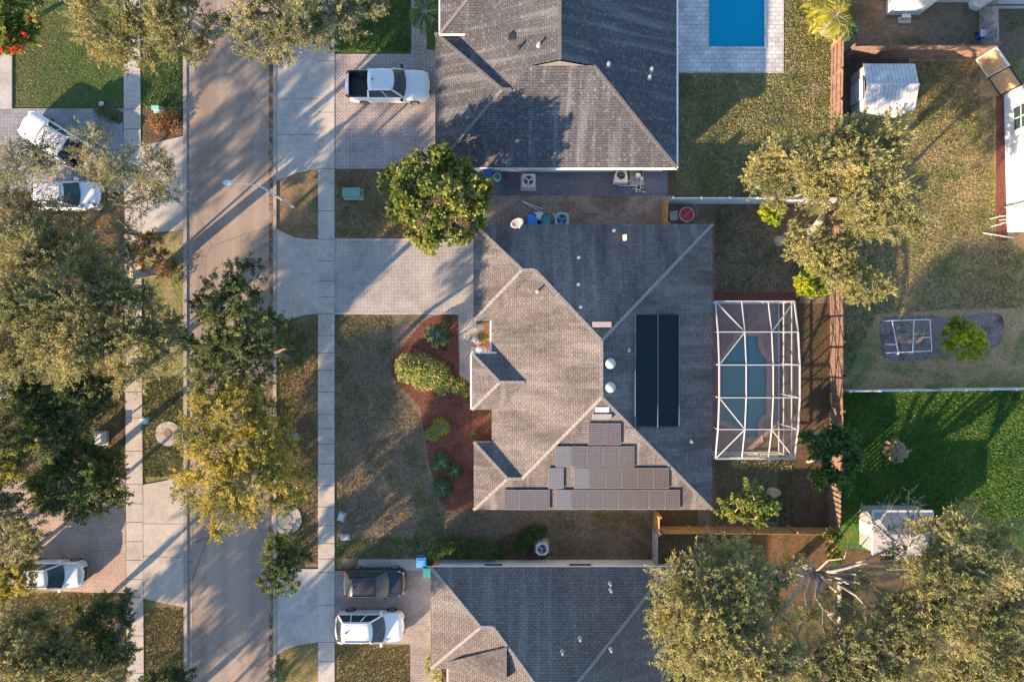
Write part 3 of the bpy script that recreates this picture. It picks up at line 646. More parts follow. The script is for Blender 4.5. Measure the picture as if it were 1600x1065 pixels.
for k_, v in (('Color1', (0.06, 0.063, 0.078)), ('Color2', (0.066, 0.069, 0.084)), ('Mortar', (0.15, 0.15, 0.16))):
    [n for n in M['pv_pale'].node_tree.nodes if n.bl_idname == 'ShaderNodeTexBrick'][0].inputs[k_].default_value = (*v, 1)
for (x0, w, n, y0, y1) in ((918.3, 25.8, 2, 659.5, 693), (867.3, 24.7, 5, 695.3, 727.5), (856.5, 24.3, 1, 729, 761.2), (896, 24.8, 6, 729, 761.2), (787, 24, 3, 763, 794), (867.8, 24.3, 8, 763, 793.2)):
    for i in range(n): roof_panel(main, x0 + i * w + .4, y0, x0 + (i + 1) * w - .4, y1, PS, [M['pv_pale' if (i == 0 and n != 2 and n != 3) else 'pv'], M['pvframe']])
def heater_mat():
    m, nt, b = newmat('pool_heater_rubber'); t = nt.nodes.new('ShaderNodeTexCoord'); w = nt.nodes.new('ShaderNodeTexWave')
    w.inputs['Scale'].default_value = 6; nt.links.new(t.outputs['UV'], w.inputs['Vector'])
    r = ramp(nt, [(0.2, (0.006, 0.014, 0.021)), (0.8, (0.010, 0.022, 0.032))]); nt.links.new(w.outputs[0], r.inputs[0])
    nt.links.new(r.outputs[0], b.inputs['Base Color']); b.inputs['Roughness'].default_value = .8; b.inputs['Specular IOR Level'].default_value = .12; return m
M['heater'] = heater_mat(); M['heaterframe'] = plain('heater_header', (0.012, 0.02, 0.03), .8)
for ci, (xa, xb) in enumerate(((993.5, 1026.3), (1028, 1059))):
    for r_ in range(7):
        roof_panel(main, xa, 491.5 + r_ * 24.9, xb, 491.5 + (r_ + 1) * 24.9 - .5, PE, [M['heater'], M['heaterframe']], up=.10, inset=.02, name='pool_heating_panel')
hp = MB(); 
for (xa, ya, xb, yb) in ((992, 491, 992, 668), (1060.3, 491, 1060.3, 664), (992, 668, 975, 667), (1027.1, 491, 1027.1, 667)):
    hp.tube([plane_pt(xa, ya, PE) + Vector((0, 0, .14)), plane_pt(xb, yb, PE) + Vector((0, 0, .14))], .035, 8)
hp.build('heating_pipe', plain('black_pipe', (0.1, 0.11, 0.13), .5), main)
def vent_pipe(parent, px, py, fn, r=.065, h=.4, mat=None):
    p = plane_pt(px, py, fn); mb = MB(); mb.lathe((p.x, p.y, p.z - .08), [(r * 2.2, 0), (r * 2.2, .1), (r, .14), (r, h), (r * 1.3, h + .01), (r * 1.3, h + .05), (r * .6, h + .06)], 10)
    return mb.build('roof_vent', mat or M['metal_pale'], parent)
for (x, y, fn) in ((959, 361, PN), (904, 403, PN), (903.5, 445, PN), (907, 480, PN), (840, 455, PW), (1079, 689, PE), (982, 547, PE)): vent_pipe(main, x, y, fn)
def box_vent(parent, px, py, fn, w, d, h, mat, name='roof_vent'):
    p = plane_pt(px, py, fn); mb = MB(); mb.box(p.x - w / 2, p.y - d / 2, p.z - .2, p.x + w / 2, p.y + d / 2, p.z + h); return mb.build(name, mat, parent)
box_vent(main, 975.5, 372, PN, .22, .38, .35, M['beige'])
box_vent(main, 940, 507, PN, 1.15, .34, .22, plain('vent_box', (0.33, 0.26, 0.24), .8), 'ridge_vent')
box_vent(main, 940.5, 650, PS, 1.15, .30, .2, plain('vent_box_s', (0.30, 0.27, 0.25), .8), 'ridge_vent')
for x in (935.5, 946): box_vent(main, x, 639.5, PS, .42, .32, .12, M['white'], 'vent_grille')
for y in (567.5, 604.5):
    p = plane_pt(953, y, PE); mb = MB(); mb.lathe((p.x, p.y, p.z - .1), [(.34, 0), (.34, .22), (.31, .34), (.24, .43), (.12, .49), (.02, .5)], 20)
    mb.build('solar_tube_dome', plain('dome', (0.36, 0.37, 0.36), .35), main, smooth=True)
# satellite dish
p = plane_pt(806, 358, PN); mb = MB(); mb.tube([p, p + Vector((0, 0, .5)), p + Vector((.05, .2, .7))], .03, 8); ds = mb.build('dish_mast', M['metal'], main)
mb = MB(); c0 = p + Vector((.05, .32, .75)); ax = Vector((.25, -.55, .8)).normalized(); a1 = ax.cross(Vector((0, 0, 1))).normalized(); b1 = ax.cross(a1)
vs = []; 
for (r_, z_) in ((.02, .0), (.15, .02), (.28, .06), (.42, .14), (.43, .12), (.2, .0)):
    for k in range(20): an = 2 * PI * k / 20; vs.append(c0 + (a1 * math.cos(an) * 1.05 + b1 * math.sin(an) * .8) * r_ + ax * z_)
mb.add(vs, [(i * 20 + k, i * 20 + (k + 1) % 20, (i + 1) * 20 + (k + 1) % 20, (i + 1) * 20 + k) for i in range(5) for k in range(20)])
mb.build('dish', M['dish'], ds, smooth=True)
mb = MB(); mb.beam(c0, c0 + ax * .45 + b1 * .15, .03, .03); mb.box(*(c0 + ax * .45 + b1 * .15 - Vector((.06, .06, .05))), *(c0 + ax * .45 + b1 * .15 + Vector((.06, .06, .05)))); mb.build('dish_receiver', M['white'], ds)

# north house ---------------------------------------------------------------
def north_house():
    c = pl(60, -420); t = thing('house', (c.x, c.y, 0), 'grey speckled-shingle house at the top of the photo beside the white pickup', 'house')
    xW, xM, xE, yS, yN = -113.2, -87.0, 242.4, -255.0, -760.0
    sw = (5.9 - E0) / 152.0; X5 = xM + (5.02 - E0) / sw
    y0 = -453.6; hw = (yS - y0) / 2; hW = E0 + SL * hw; ym = y0 + hw; Xw = xM + (hW - E0) / sw
    R = (65, -383, 5.9); RN = (65, yN, 5.9); P = (113.7, -383, 5.02); PW_ = (X5, -383, 5.02)
    SE, SW = (xE, yS, E0), (xW, yS, E0); WA, WB = (xW + hw, ym, hW), (Xw, ym, hW)
    roof(t, [[SW, SE, P, PW_, WB, WA], [SE, P, R, RN, (xE, yN, E0)],
             [(xW, y0, E0), SW, WA], [(xW, y0, E0), WA, WB, (xM, y0, E0)], [(xM, y0, E0), WB, PW_, R, RN, (xM, yN, E0)]],
         M['sh_north'], [[SE, P], [(xW, y0, E0), WA, WB], [R, RN], [SW, WA]], M['ridge_n'])
    mb = MB(); mb.add([pl(*P), pl(*R), pl(*PW_)], [(0, 1, 2)]); mb.add([pl(P[0], P[1] - 1, P[2]), pl(R[0], R[1] - 1, R[2]), pl(PW_[0], PW_[1] - 1, PW_[2])], [(2, 1, 0)]); mb.build('gable_wall', M['ridge_n'], t)
    # garage wing further up with white eaves, a little higher
    h0 = 3.0; ya, xa = -449.0, -104.5; hh = 100; hT = h0 + SL * hh
    gW = [(xa, ya, h0), (xa, ya - 2 * hh, h0), (xa + hh, ya - hh, hT), (70, ya - hh, hT), (-45, ya, h0), (70, ya - 2 * hh, h0)]
    roof(t, [[gW[0], gW[1], gW[2]], [gW[0], gW[2], gW[3], (15, ya - 62, h0 + SL * 62), gW[4]], [gW[1], gW[5], gW[3], gW[2]]], M['sh_north'], [[gW[0], gW[2], gW[3]]], M['ridge_n'])
    gutter(t, [((xa - 1.5, ya + 1, h0 - .05), (xa - 1.5, ya - 160, h0 - .05)), ((xa - 1.5, ya + 1.5, h0 - .05), (-45, ya + 1.5, h0 - .05))])
    gutter(t, [((xE + 1.5, yS, E0 - .05), (xE + 1.5, yN, E0 - .05)), ((60, yS + 1.0, E0 - .08), (xE + 1, yS + 1.0, E0 - .08))], M['fascia'])
    o = 9
    walls(t, [(xW + o, yS - o), (xE - o, yS - o), (xE - o, yN), (xW + o + 12, yN), (xW + o + 12, y0 + o), (xW + o, y0 + o)], 2.55, plain('stucco_white', (0.72, 0.69, 0.65), .85))
    for a, b_ in ((-20, 10), (70, 105), (150, 180)): opening(t, 'window', a, yS - o, b_, yS - o, .9, 2.1, M['glass'])
    opening(t, 'garage_door', xW + o, -400, xW + o, -300, .06, 2.25, M['white'])
    opening(t, 'sliding_door', xE - o, -440, xE - o, -400, .1, 2.2, M['glass'])
    fw = lambda X, Y: E0 + sw * (X - xM); fe = lambda X, Y: E0 + SL * (xE - X)
    for x, y, f_ in ((811, 76, fw), (842, 71, fw), (950, 102, fe), (1017, 110, fe), (1014, 122, fe)):
        vent_pipe(t, x, y, f_, .08, .4, M['dark'] if x == 811 else None)
    for (x, y) in ((800, 58),): box_vent(t, x, y, fw, .45, .4, .15, M['dark'])
    return t
north_house()
fS = lambda X, Y: E0 + SL * (Y - 332.6)
for x, y in ((953, 911), (954, 921), (906, 996), (878.5, 1017), (954, 1013)): vent_pipe(south, x, y, fS)
# small shed-roofed dormer plane on the south house
def dormer(t):
    fn = lambda X, Y: E0 + (5.85 - E0) / 152.0 * (X + 93.5)
    P = [plane_pt(699, 1031, fn), plane_pt(792, 1009, fn), plane_pt(792, 1058, fn)]
    up = [Vector((0, 0, .25)), Vector((0, 0, .12)), Vector((0, 0, .5))]; T = [p + u for p, u in zip(P, up)]; B = [p - Vector((0, 0, .2)) for p in P]
    mb = MB(); mb.add(T + B, [(2, 1, 0), (3, 4, 5), (0, 1, 4, 3), (1, 2, 5, 4), (2, 0, 3, 5)])
    o = mb.build('dormer', M['sh_main'], t); plane_uv(o.data, None)
dormer(south)

# ================================================================ FENCES
def board_fence(pts, h, mat, label, name='wood_fence', bw=.14, gap=.012, posts=2.4, side=1, rail_vis=True, cat='fence', group=None, flat=None):
    P = [g(*p) for p in pts]; c = P[0]
    t = thing(name, (c.x, c.y, 0), label, cat, group)
    for a, b in zip(P[:-1], P[1:]):
        d = (b - a); ln = d.length; d.normalize(); nn = Vector((-d.y, d.x, 0)) * side
        mb = MB(); n = max(1, int(ln / (bw + gap)))
        for i in range(n):
            p = a + d * (ln * i / n); q = a + d * (ln * (i + 1) / n - gap); hh = h + random.uniform(-.015, .015)
            off = nn * random.uniform(-.008, .008)
            mb.add([p + nn * .012 + off, q + nn * .012 + off, q - nn * .012 + off, p - nn * .012 + off] + [v + Vector((0, 0, hh)) for v in (p + nn * .012 + off, q + nn * .012 + off, q - nn * .012 + off, p - nn * .012 + off)],
                   [(4, 5, 6, 7), (0, 1, 5, 4), (1, 2, 6, 5), (2, 3, 7, 6), (3, 0, 4, 7)])
        mb.build('board_panel', mat, t)
        rb = MB()
        for z in (.35, h / 2, h - .3): rb.beam(a + nn * .05 + Vector((0, 0, z)), b + nn * .05 + Vector((0, 0, z)), .04, .09)
        rb.build('rail', mat, t)
        m = max(1, round(ln / posts))
        for i in range(m + 1):
            p = a + d * (ln * i / m) + nn * .11; pb = MB(); pb.box(p.x - .05, p.y - .05, 0, p.x + .05, p.y + .05, h + .05); pb.build('post', mat, t)
    return t
def vinyl_fence(pts, h, label, group=None, mat='vinyl'):
    P = [g(*p) for p in pts]; t = thing('vinyl_fence', (P[0].x, P[0].y, 0), label, 'fence', group)
    for a, b in zip(P[:-1], P[1:]):
        d = b - a; ln = d.length; m = max(1, round(ln / 1.85))
        for i in range(m):
            p = a + d * (i / m); q = a + d * ((i + 1) / m); mb = MB()
            mb.beam(p + Vector((0, 0, h / 2)), q + Vector((0, 0, h / 2)), .035, h - .12); mb.beam(p + Vector((0, 0, h - .05)), q + Vector((0, 0, h - .05)), .07, .1); mb.beam(p + Vector((0, 0, .1)), q + Vector((0, 0, .1)), .06, .12)
            mb.build('panel', M[mat], t)
        for i in range(m + 1):
            p = a + d * (i / m); mb = MB(); mb.box(p.x - .065, p.y - .065, 0, p.x + .065, p.y + .065, h + .03); mb.add([(p.x - .08, p.y - .08, h + .03), (p.x + .08, p.y - .08, h + .03), (p.x + .08, p.y + .08, h + .03), (p.x - .08, p.y + .08, h + .03), (p.x, p.y, h + .1)], [(0, 1, 4), (1, 2, 4), (2, 3, 4), (3, 0, 4), (3, 2, 1, 0)])
            mb.build('post', M[mat], t)
    return t
board_fence([(1304, -70), (1302, 72)], 1.9, M['wood_new'], 'orange board fence behind the palm, right of the blue pool lawn', side=-1)
board_fence([(1299, 78), (1297, 170), (1297, 330)], 1.75, M['wood_brown'], 'brown board fence between the olive lawn and the white shed', side=-1)
board_fence([(1313, 92), (1420, 90), (1531, 90)], 1.95, M['wood_brown'], 'long brown board fence running above the white shed', side=1)
board_fence([(1531, 90), (1530, 14)], 1.8, M['wood_grey'], 'grey weathered board fence beside the white house corner, top right', side=1)
board_fence([(1297, 330), (1297, 585), (1297, 745)], 1.8, M['wood_brown'], 'reddish board fence behind the screen enclosure', side=1)
board_fence([(1294, 748), (1294, 824)], 1.8, M['wood_brown'], 'short slatted reddish fence run at the lower right garden corner', side=1, bw=.2, gap=.12)
board_fence([(1027, 822), (1165, 822), (1294, 824)], 1.75, M['wood_new'], 'orange board fence along the bottom of the back garden', side=1)
board_fence([(1021, 797), (1021, 822)], 1.9, M['wood_new'], 'short orange fence panel joining the solar-panel house to the garden fence', side=1)
board_fence([(1019, 824), (1019, 880)], 1.8, M['wood_grey'], 'dark grey fence run between the two houses, below the orange fence', side=1)
board_fence([(1034, 318), (1034, 356)], 1.8, M['wood_new'], 'yellow wood fence stub above the big roof, left of the red table', side=1)
vinyl_fence([(1042, 318), (1297, 318)], 1.8, 'white vinyl fence between the two upper gardens')
vinyl_fence([(1312, 609), (1450, 607), (1640, 605)], 1.4, 'white vinyl fence across the right-hand lawns')
vinyl_fence([(1309, 905), (1306, 1075)], .45, 'low pale fence half hidden under the big grey tree', mat='wood_grey')
def tan_panels():
    t = thing('privacy_fence', tuple(g(1527, 96)), 'two tan framed privacy panels leaning corner to corner by the white house', 'fence')
    A, B = g(1525, 94), g(1563, 149); d = B - A
    for i, (u, v) in enumerate(((0, .485), (.515, 1))):
        p, q = A + d * u, A + d * v; mb = MB(); mb.beam(p + Vector((0, 0, 1.0)), q + Vector((0, 0, 1.0)), .04, 1.85); mb.build('panel', M['wood_tan'], t)
        fb = MB()
        for z in (.06, 1.95): fb.beam(p + Vector((0, 0, z)), q + Vector((0, 0, z)), .1, .08)
        for e in (p, q): fb.beam(e + Vector((0, 0, 0)), e + Vector((0, 0, 2.0)), .09, .09)
        fb.build('frame', M['dark'] if i else M['white'], t)
tan_panels()

# ================================================================ SCREEN ENCLOSURE
def enclosure():
    t = thing('screen_enclosure', tuple(pl(299 + 55, 60)), 'white-framed screen enclosure standing over the teal pool', 'screen enclosure')
    X0, X1 = 299.5, 416.0; XS = [X0, X0 + (X1 - X0) * .335, X0 + (X1 - X0) * .67, X1]
    img_y = [470.5, 518.5, 570, 621, 670.5, 716.5]; hs = [2.62, 3.2, 3.45, 3.45, 3.2, 2.62]
    Y = [(y - 532.5) * (H - h) / H for y, h in zip(img_y, hs)]
    fm = M['frame_white']; T = lambda i, j: pl(XS[j], Y[i], hs[i])
    def bm(name, a, b, w=.055, h=.1): mb = MB(); mb.beam(a, b, w, h); return mb.build(name, fm, t)
    for i in range(6): bm('beam', T(i, 0), T(i, 3))
    for j in range(4):
        for i in range(5): bm('purlin', T(i, j), T(i + 1, j), .075 if j in (0, 3) else .05, .1)
    for i in range(6): bm('post', pl(X1, Y[i], 0), T(i, 3)); bm('post', pl(X0, Y[i], 0), T(i, 0), .05, .05)
    for j in (1, 2):
        for i in (0, 5): bm('post', pl(XS[j], Y[i], 0), T(i, j), .06, .06)
    for z in (.9, 2.2):
        for i in range(5): bm('rail', pl(X1, Y[i], z), pl(X1, Y[i + 1], z), .06, .06)
        for i in (0, 5): bm('rail', pl(X0, Y[i], z), pl(X1, Y[i], z), .06, .06)
    for i in range(5): bm('sill', pl(X1, Y[i], .1), pl(X1, Y[i + 1], .1), .06, .06)
    for i in (0, 5): bm('sill', pl(X0, Y[i], .1), pl(X1, Y[i], .1), .06, .06)
    for (i, j, i2, j2) in ((0, 0, 1, 1), (0, 3, 1, 2), (1, 1, 2, 0), (3, 0, 4, 1), (4, 1, 5, 0), (4, 2, 5, 3)): bm('brace', T(i, j), T(i2, j2), .06, .06)
    sm, nt, b = newmat('insect_screen'); b.inputs['Base Color'].default_value = (0.20, 0.19, 0.19, 1); b.inputs['Roughness'].default_value = .8
    tr = nt.nodes.new('ShaderNodeBsdfTransparent'); mx = nt.nodes.new('ShaderNodeMixShader'); mx.inputs[0].default_value = .91
    nt.links.new(b.outputs[0], mx.inputs[1]); nt.links.new(tr.outputs[0], mx.inputs[2]); nt.links.new(mx.outputs[0], nt.nodes['Material Output'].inputs[0])
    for i in range(5):
        mb = MB(); mb.add([T(i, 0), T(i, 3), T(i + 1, 3), T(i + 1, 0)], [(0, 3, 2, 1)]); mb.build('roof_screen', sm, t)
        mb = MB(); mb.add([pl(X1, Y[i], .12), pl(X1, Y[i + 1], .12), T(i + 1, 3), T(i, 3)], [(0, 1, 2, 3)]); mb.build('side_screen', sm, t)
    for i in (0, 5):
        mb = MB(); mb.add([pl(X0, Y[i], .12), pl(X1, Y[i], .12), T(i, 3), T(i, 0)], [(0, 1, 2, 3)]); mb.build('side_screen', sm, t)
enclosure()

# ================================================================ SHEDS AND FAR HOUSES
def metal_shed():
    c = g(1378, 150); t = thing('shed', (c.x, c.y, 0), 'pale metal garden shed partly under the yellow-green tree', 'shed')
    x0, y0, x1, y1 = g(1328, 118).x, g(1328, 186).y, g(1404, 186).x, g(1400, 118).y; hw, hr = 1.8, 2.25
    mb = MB(); mb.box(x0 + .06, y0 + .06, 0, x1 - .06, y1 - .06, hw); ym = (y0 + y1) / 2
    for x in (x0 + .06, x1 - .06): mb.add([(x, y0 + .06, hw), (x, y1 - .06, hw), (x, ym, hr - .05)], [(0, 1, 2), (2, 1, 0)])
    mb.build('wall', M['shed_metal'], t)
    rb = MB()
    for s in (-1, 1):
        ye = y0 - .05 if s < 0 else y1 + .05
        n = 14
        for i in range(n):
            xa = x0 - .05 + (x1 - x0 + .1) * i / n; xb = x0 - .05 + (x1 - x0 + .1) * (i + .92) / n
            rb.add([(xa, ye, hw), (xb, ye, hw), (xb, ym, hr), (xa, ym, hr)] + [(xa, ye, hw + .03), (xb, ye, hw + .03), (xb, ym, hr + .03), (xa, ym, hr + .03)],
                   [(4, 5, 6, 7) if s < 0 else (7, 6, 5, 4), (0, 3, 2, 1), (0, 1, 5, 4), (1, 2, 6, 5), (2, 3, 7, 6), (3, 0, 4, 7)])
        rb.add([(x0 - .05, ye, hw - .01), (x1 + .05, ye, hw - .01), (x1 + .05, ym, hr - .01), (x0 - .05, ym, hr - .01)], [(0, 1, 2, 3)])
    r = rb.build('roof', M['shed_metal'], t); cb = MB(); cb.beam((x0 - .06, ym, hr + .04), (x1 + .06, ym, hr + .04), .12, .03); cb.build('ridge_strip', M['shed_metal'], r)
    db = MB(); db.box(x0 + .01, ym - .75, .05, x0 + .055, ym + .75, 1.75); d = db.build('door', plain('shed_door', (0.50, 0.53, 0.57), .5), t)
    fb = MB(); fb.beam((x0, ym - .75, .05), (x0, ym - .75, 1.75), .05, .05); fb.beam((x0, ym + .75, .05), (x0, ym + .75, 1.75), .05, .05); fb.beam((x0, ym - .75, 1.75), (x0, ym + .75, 1.75), .05, .05); fb.build('frame', M['metal'], d)
metal_shed()
def grey_shed():
    c = g(1385, 820); t = thing('shed', (c.x, c.y, 0), 'grey-roofed white shed under the bare branches, lower right', 'shed')
    A, B = g(1341, 787), g(1430, 852); x0, x1, y1, y0 = A.x, B.x, A.y, B.y; hw = 1.9; xm = x0 + .75
    mb = MB(); mb.box(x0 + .08, y0 + .08, 0, x1 - .08, y1 - .08, hw); mb.build('wall', M['shed_wall'], t)
    rb = MB(); xr = (x0 + x1) / 2; ym = (y0 + y1) / 2
    V = [(x0, y0, hw), (x1, y0, hw), (x1, y1, hw), (x0, y1, hw), (x0 + .9, ym, hw + .45), (x1 - .9, ym, hw + .45)]
    rb.add(V, [(0, 1, 5, 4), (2, 3, 4, 5), (3, 0, 4), (1, 2, 5), (3, 2, 1, 0)]); r = rb.build('roof', plain('shed_felt', (0.22, 0.22, 0.24), .85, var=.2), t)
    fb = MB()
    for a, b in (((x0, y0), (x1, y0)), ((x1, y0), (x1, y1)), ((x1, y1), (x0, y1)), ((x0, y1), (x0, y0))): fb.beam((*a, hw - .03), (*b, hw - .03), .12, .14)
    fb.build('eave_trim', M['acgrey'], t)
    db = MB(); db.box(x0 + .04, ym - .4, .05, x0 + .09, ym + .4, 1.8); db.build('door', M['beige'], t)
grey_shed()
def right_house():
    c = g(1640, 260); t = thing('house', (c.x, c.y, 0), 'white two-storey house wall at the right edge with a dark window', 'house')
    a = g(1568, 146); b = g(1573, 374); Hh = 5.4
    q = [a, a + Vector((1.5, .75, 0)), a + Vector((9, .75, 0)), b + Vector((9, 0, 0)), b + Vector((1.7, 0, 0)), b + Vector((1.7, .5, 0)), b + Vector((0, .5, 0))]
    mb = MB(); mb.prism([(p.x, p.y) for p in q][::-1], 0, Hh); mb.build('wall', plain('white_stucco', (0.60, 0.60, 0.58), .9, var=.05, scale=1), t)
    mb = MB(); mb.prism([(a.x - .3, a.y + .9), (a.x + 9.3, a.y + 1.2), (b.x + 9.3, b.y - .3), (b.x - .3, b.y + .2)][::-1], Hh, Hh + .12); mb.build('roof', M['sh_main'], t)
    d = (b - a).normalized(); w0, w1 = a + d * 1.35, a + d * 2.95
    wb = MB(); wb.beam(w0 + Vector((-.02, 0, 1.6)), w1 + Vector((-.02, 0, 1.6)), .06, 1.3); w = wb.build('window', M['glass'], t)
    fb = MB()
    for z in (.95, 1.6, 2.25): fb.beam(w0 + Vector((-.05, 0, z)), w1 + Vector((-.05, 0, z)), .06, .04)
    for p in (w0, (w0 + w1) / 2, w1): fb.beam(p + Vector((-.05, 0, .95)), p + Vector((-.05, 0, 2.25)), .06, .04)
    fb.build('frame', M['white'], w)
    pb = MB(); pb.tube([a + d * 8.0 + Vector((-.1, 0, 0)), a + d * 8.0 + Vector((-.1, 0, 5))], .05, 8); pb.build('downpipe', M['green'], t)
right_house()
def tile_house():
    c = g(1420, -20); t = thing('house', (c.x, c.y, 0), 'white house with red tiled roof edge at the top right of the photo', 'house')
    P = [(1384, 24), (1436, 24), (1458, 4), (1520, 4), (1520, -60), (1352, -60), (1352, 0), (1384, 0)]
    mb = MB(); q = [g(*p) for p in P]; mb.prism([(p.x, p.y) for p in q][::-1], 0, 2.7); mb.build('wall', M['white'], t)
    mb = MB(); q = [g(*p) for p in [(1376, 24), (1441, 22), (1466, 4), (1466, -60), (1340, -60), (1340, 10), (1358, 10)]]
    zz = [2.7, 2.7, 2.7, 4.4, 4.4, 2.8, 2.8]
    mb.add([(p.x, p.y, z) for p, z in zip(q, zz)], [tuple(range(7))[::-1]]); mb.add([(p.x, p.y, z - .12) for p, z in zip(q, zz)], [tuple(range(7))])
    mb.build('roof', M['tile_red'], t)
    mb = MB(); p = g(1412, 30); mb.box(p.x - .45, p.y - .35, 0, p.x + .45, p.y + .1, .12); mb.build('door_step', M['concrete'], t)
    mb = MB(); p = g(1412, 27); mb.box(p.x - .3, p.y - .2, .12, p.x + .3, p.y + .1, .35); mb.build('meter_box', M['acgrey'], t)
tile_house()
def corner_house():
    c = g(1570, -10); t = thing('house', (c.x, c.y, 0), 'white round-cornered house with dark tiled roof in the top right corner', 'house')
    q = [g(*p) for p in [(1512, 4), (1515, 14), (1526, 18), (1536, 14), (1640, 14), (1640, -60), (1512, -60)]]
    mb = MB(); mb.prism([(p.x, p.y) for p in q][::-1], 0, 2.5); mb.build('wall', M['white'], t)
    q = [g(*p) for p in [(1537, 11), (1650, 11), (1650, -60), (1537, -60)]]; zz = [2.62, 2.62, 3.9, 3.9]
    mb = MB(); mb.add([(p.x, p.y, z) for p, z in zip(q, zz)], [(0, 3, 2, 1)][::-1] and [(3, 2, 1, 0)]); mb.add([(p.x, p.y, z - .12) for p, z in zip(q, zz)], [(0, 1, 2, 3)]); mb.build('roof', M['tile_red'], t)
    mb = MB(); p = g(1541, 9, 2.6); mb.tube([g(1542, 8, 2.7), g(1650, 8, 2.7)], .05, 8)
    mb.build('gutter', M['dark'], t)
corner_house()

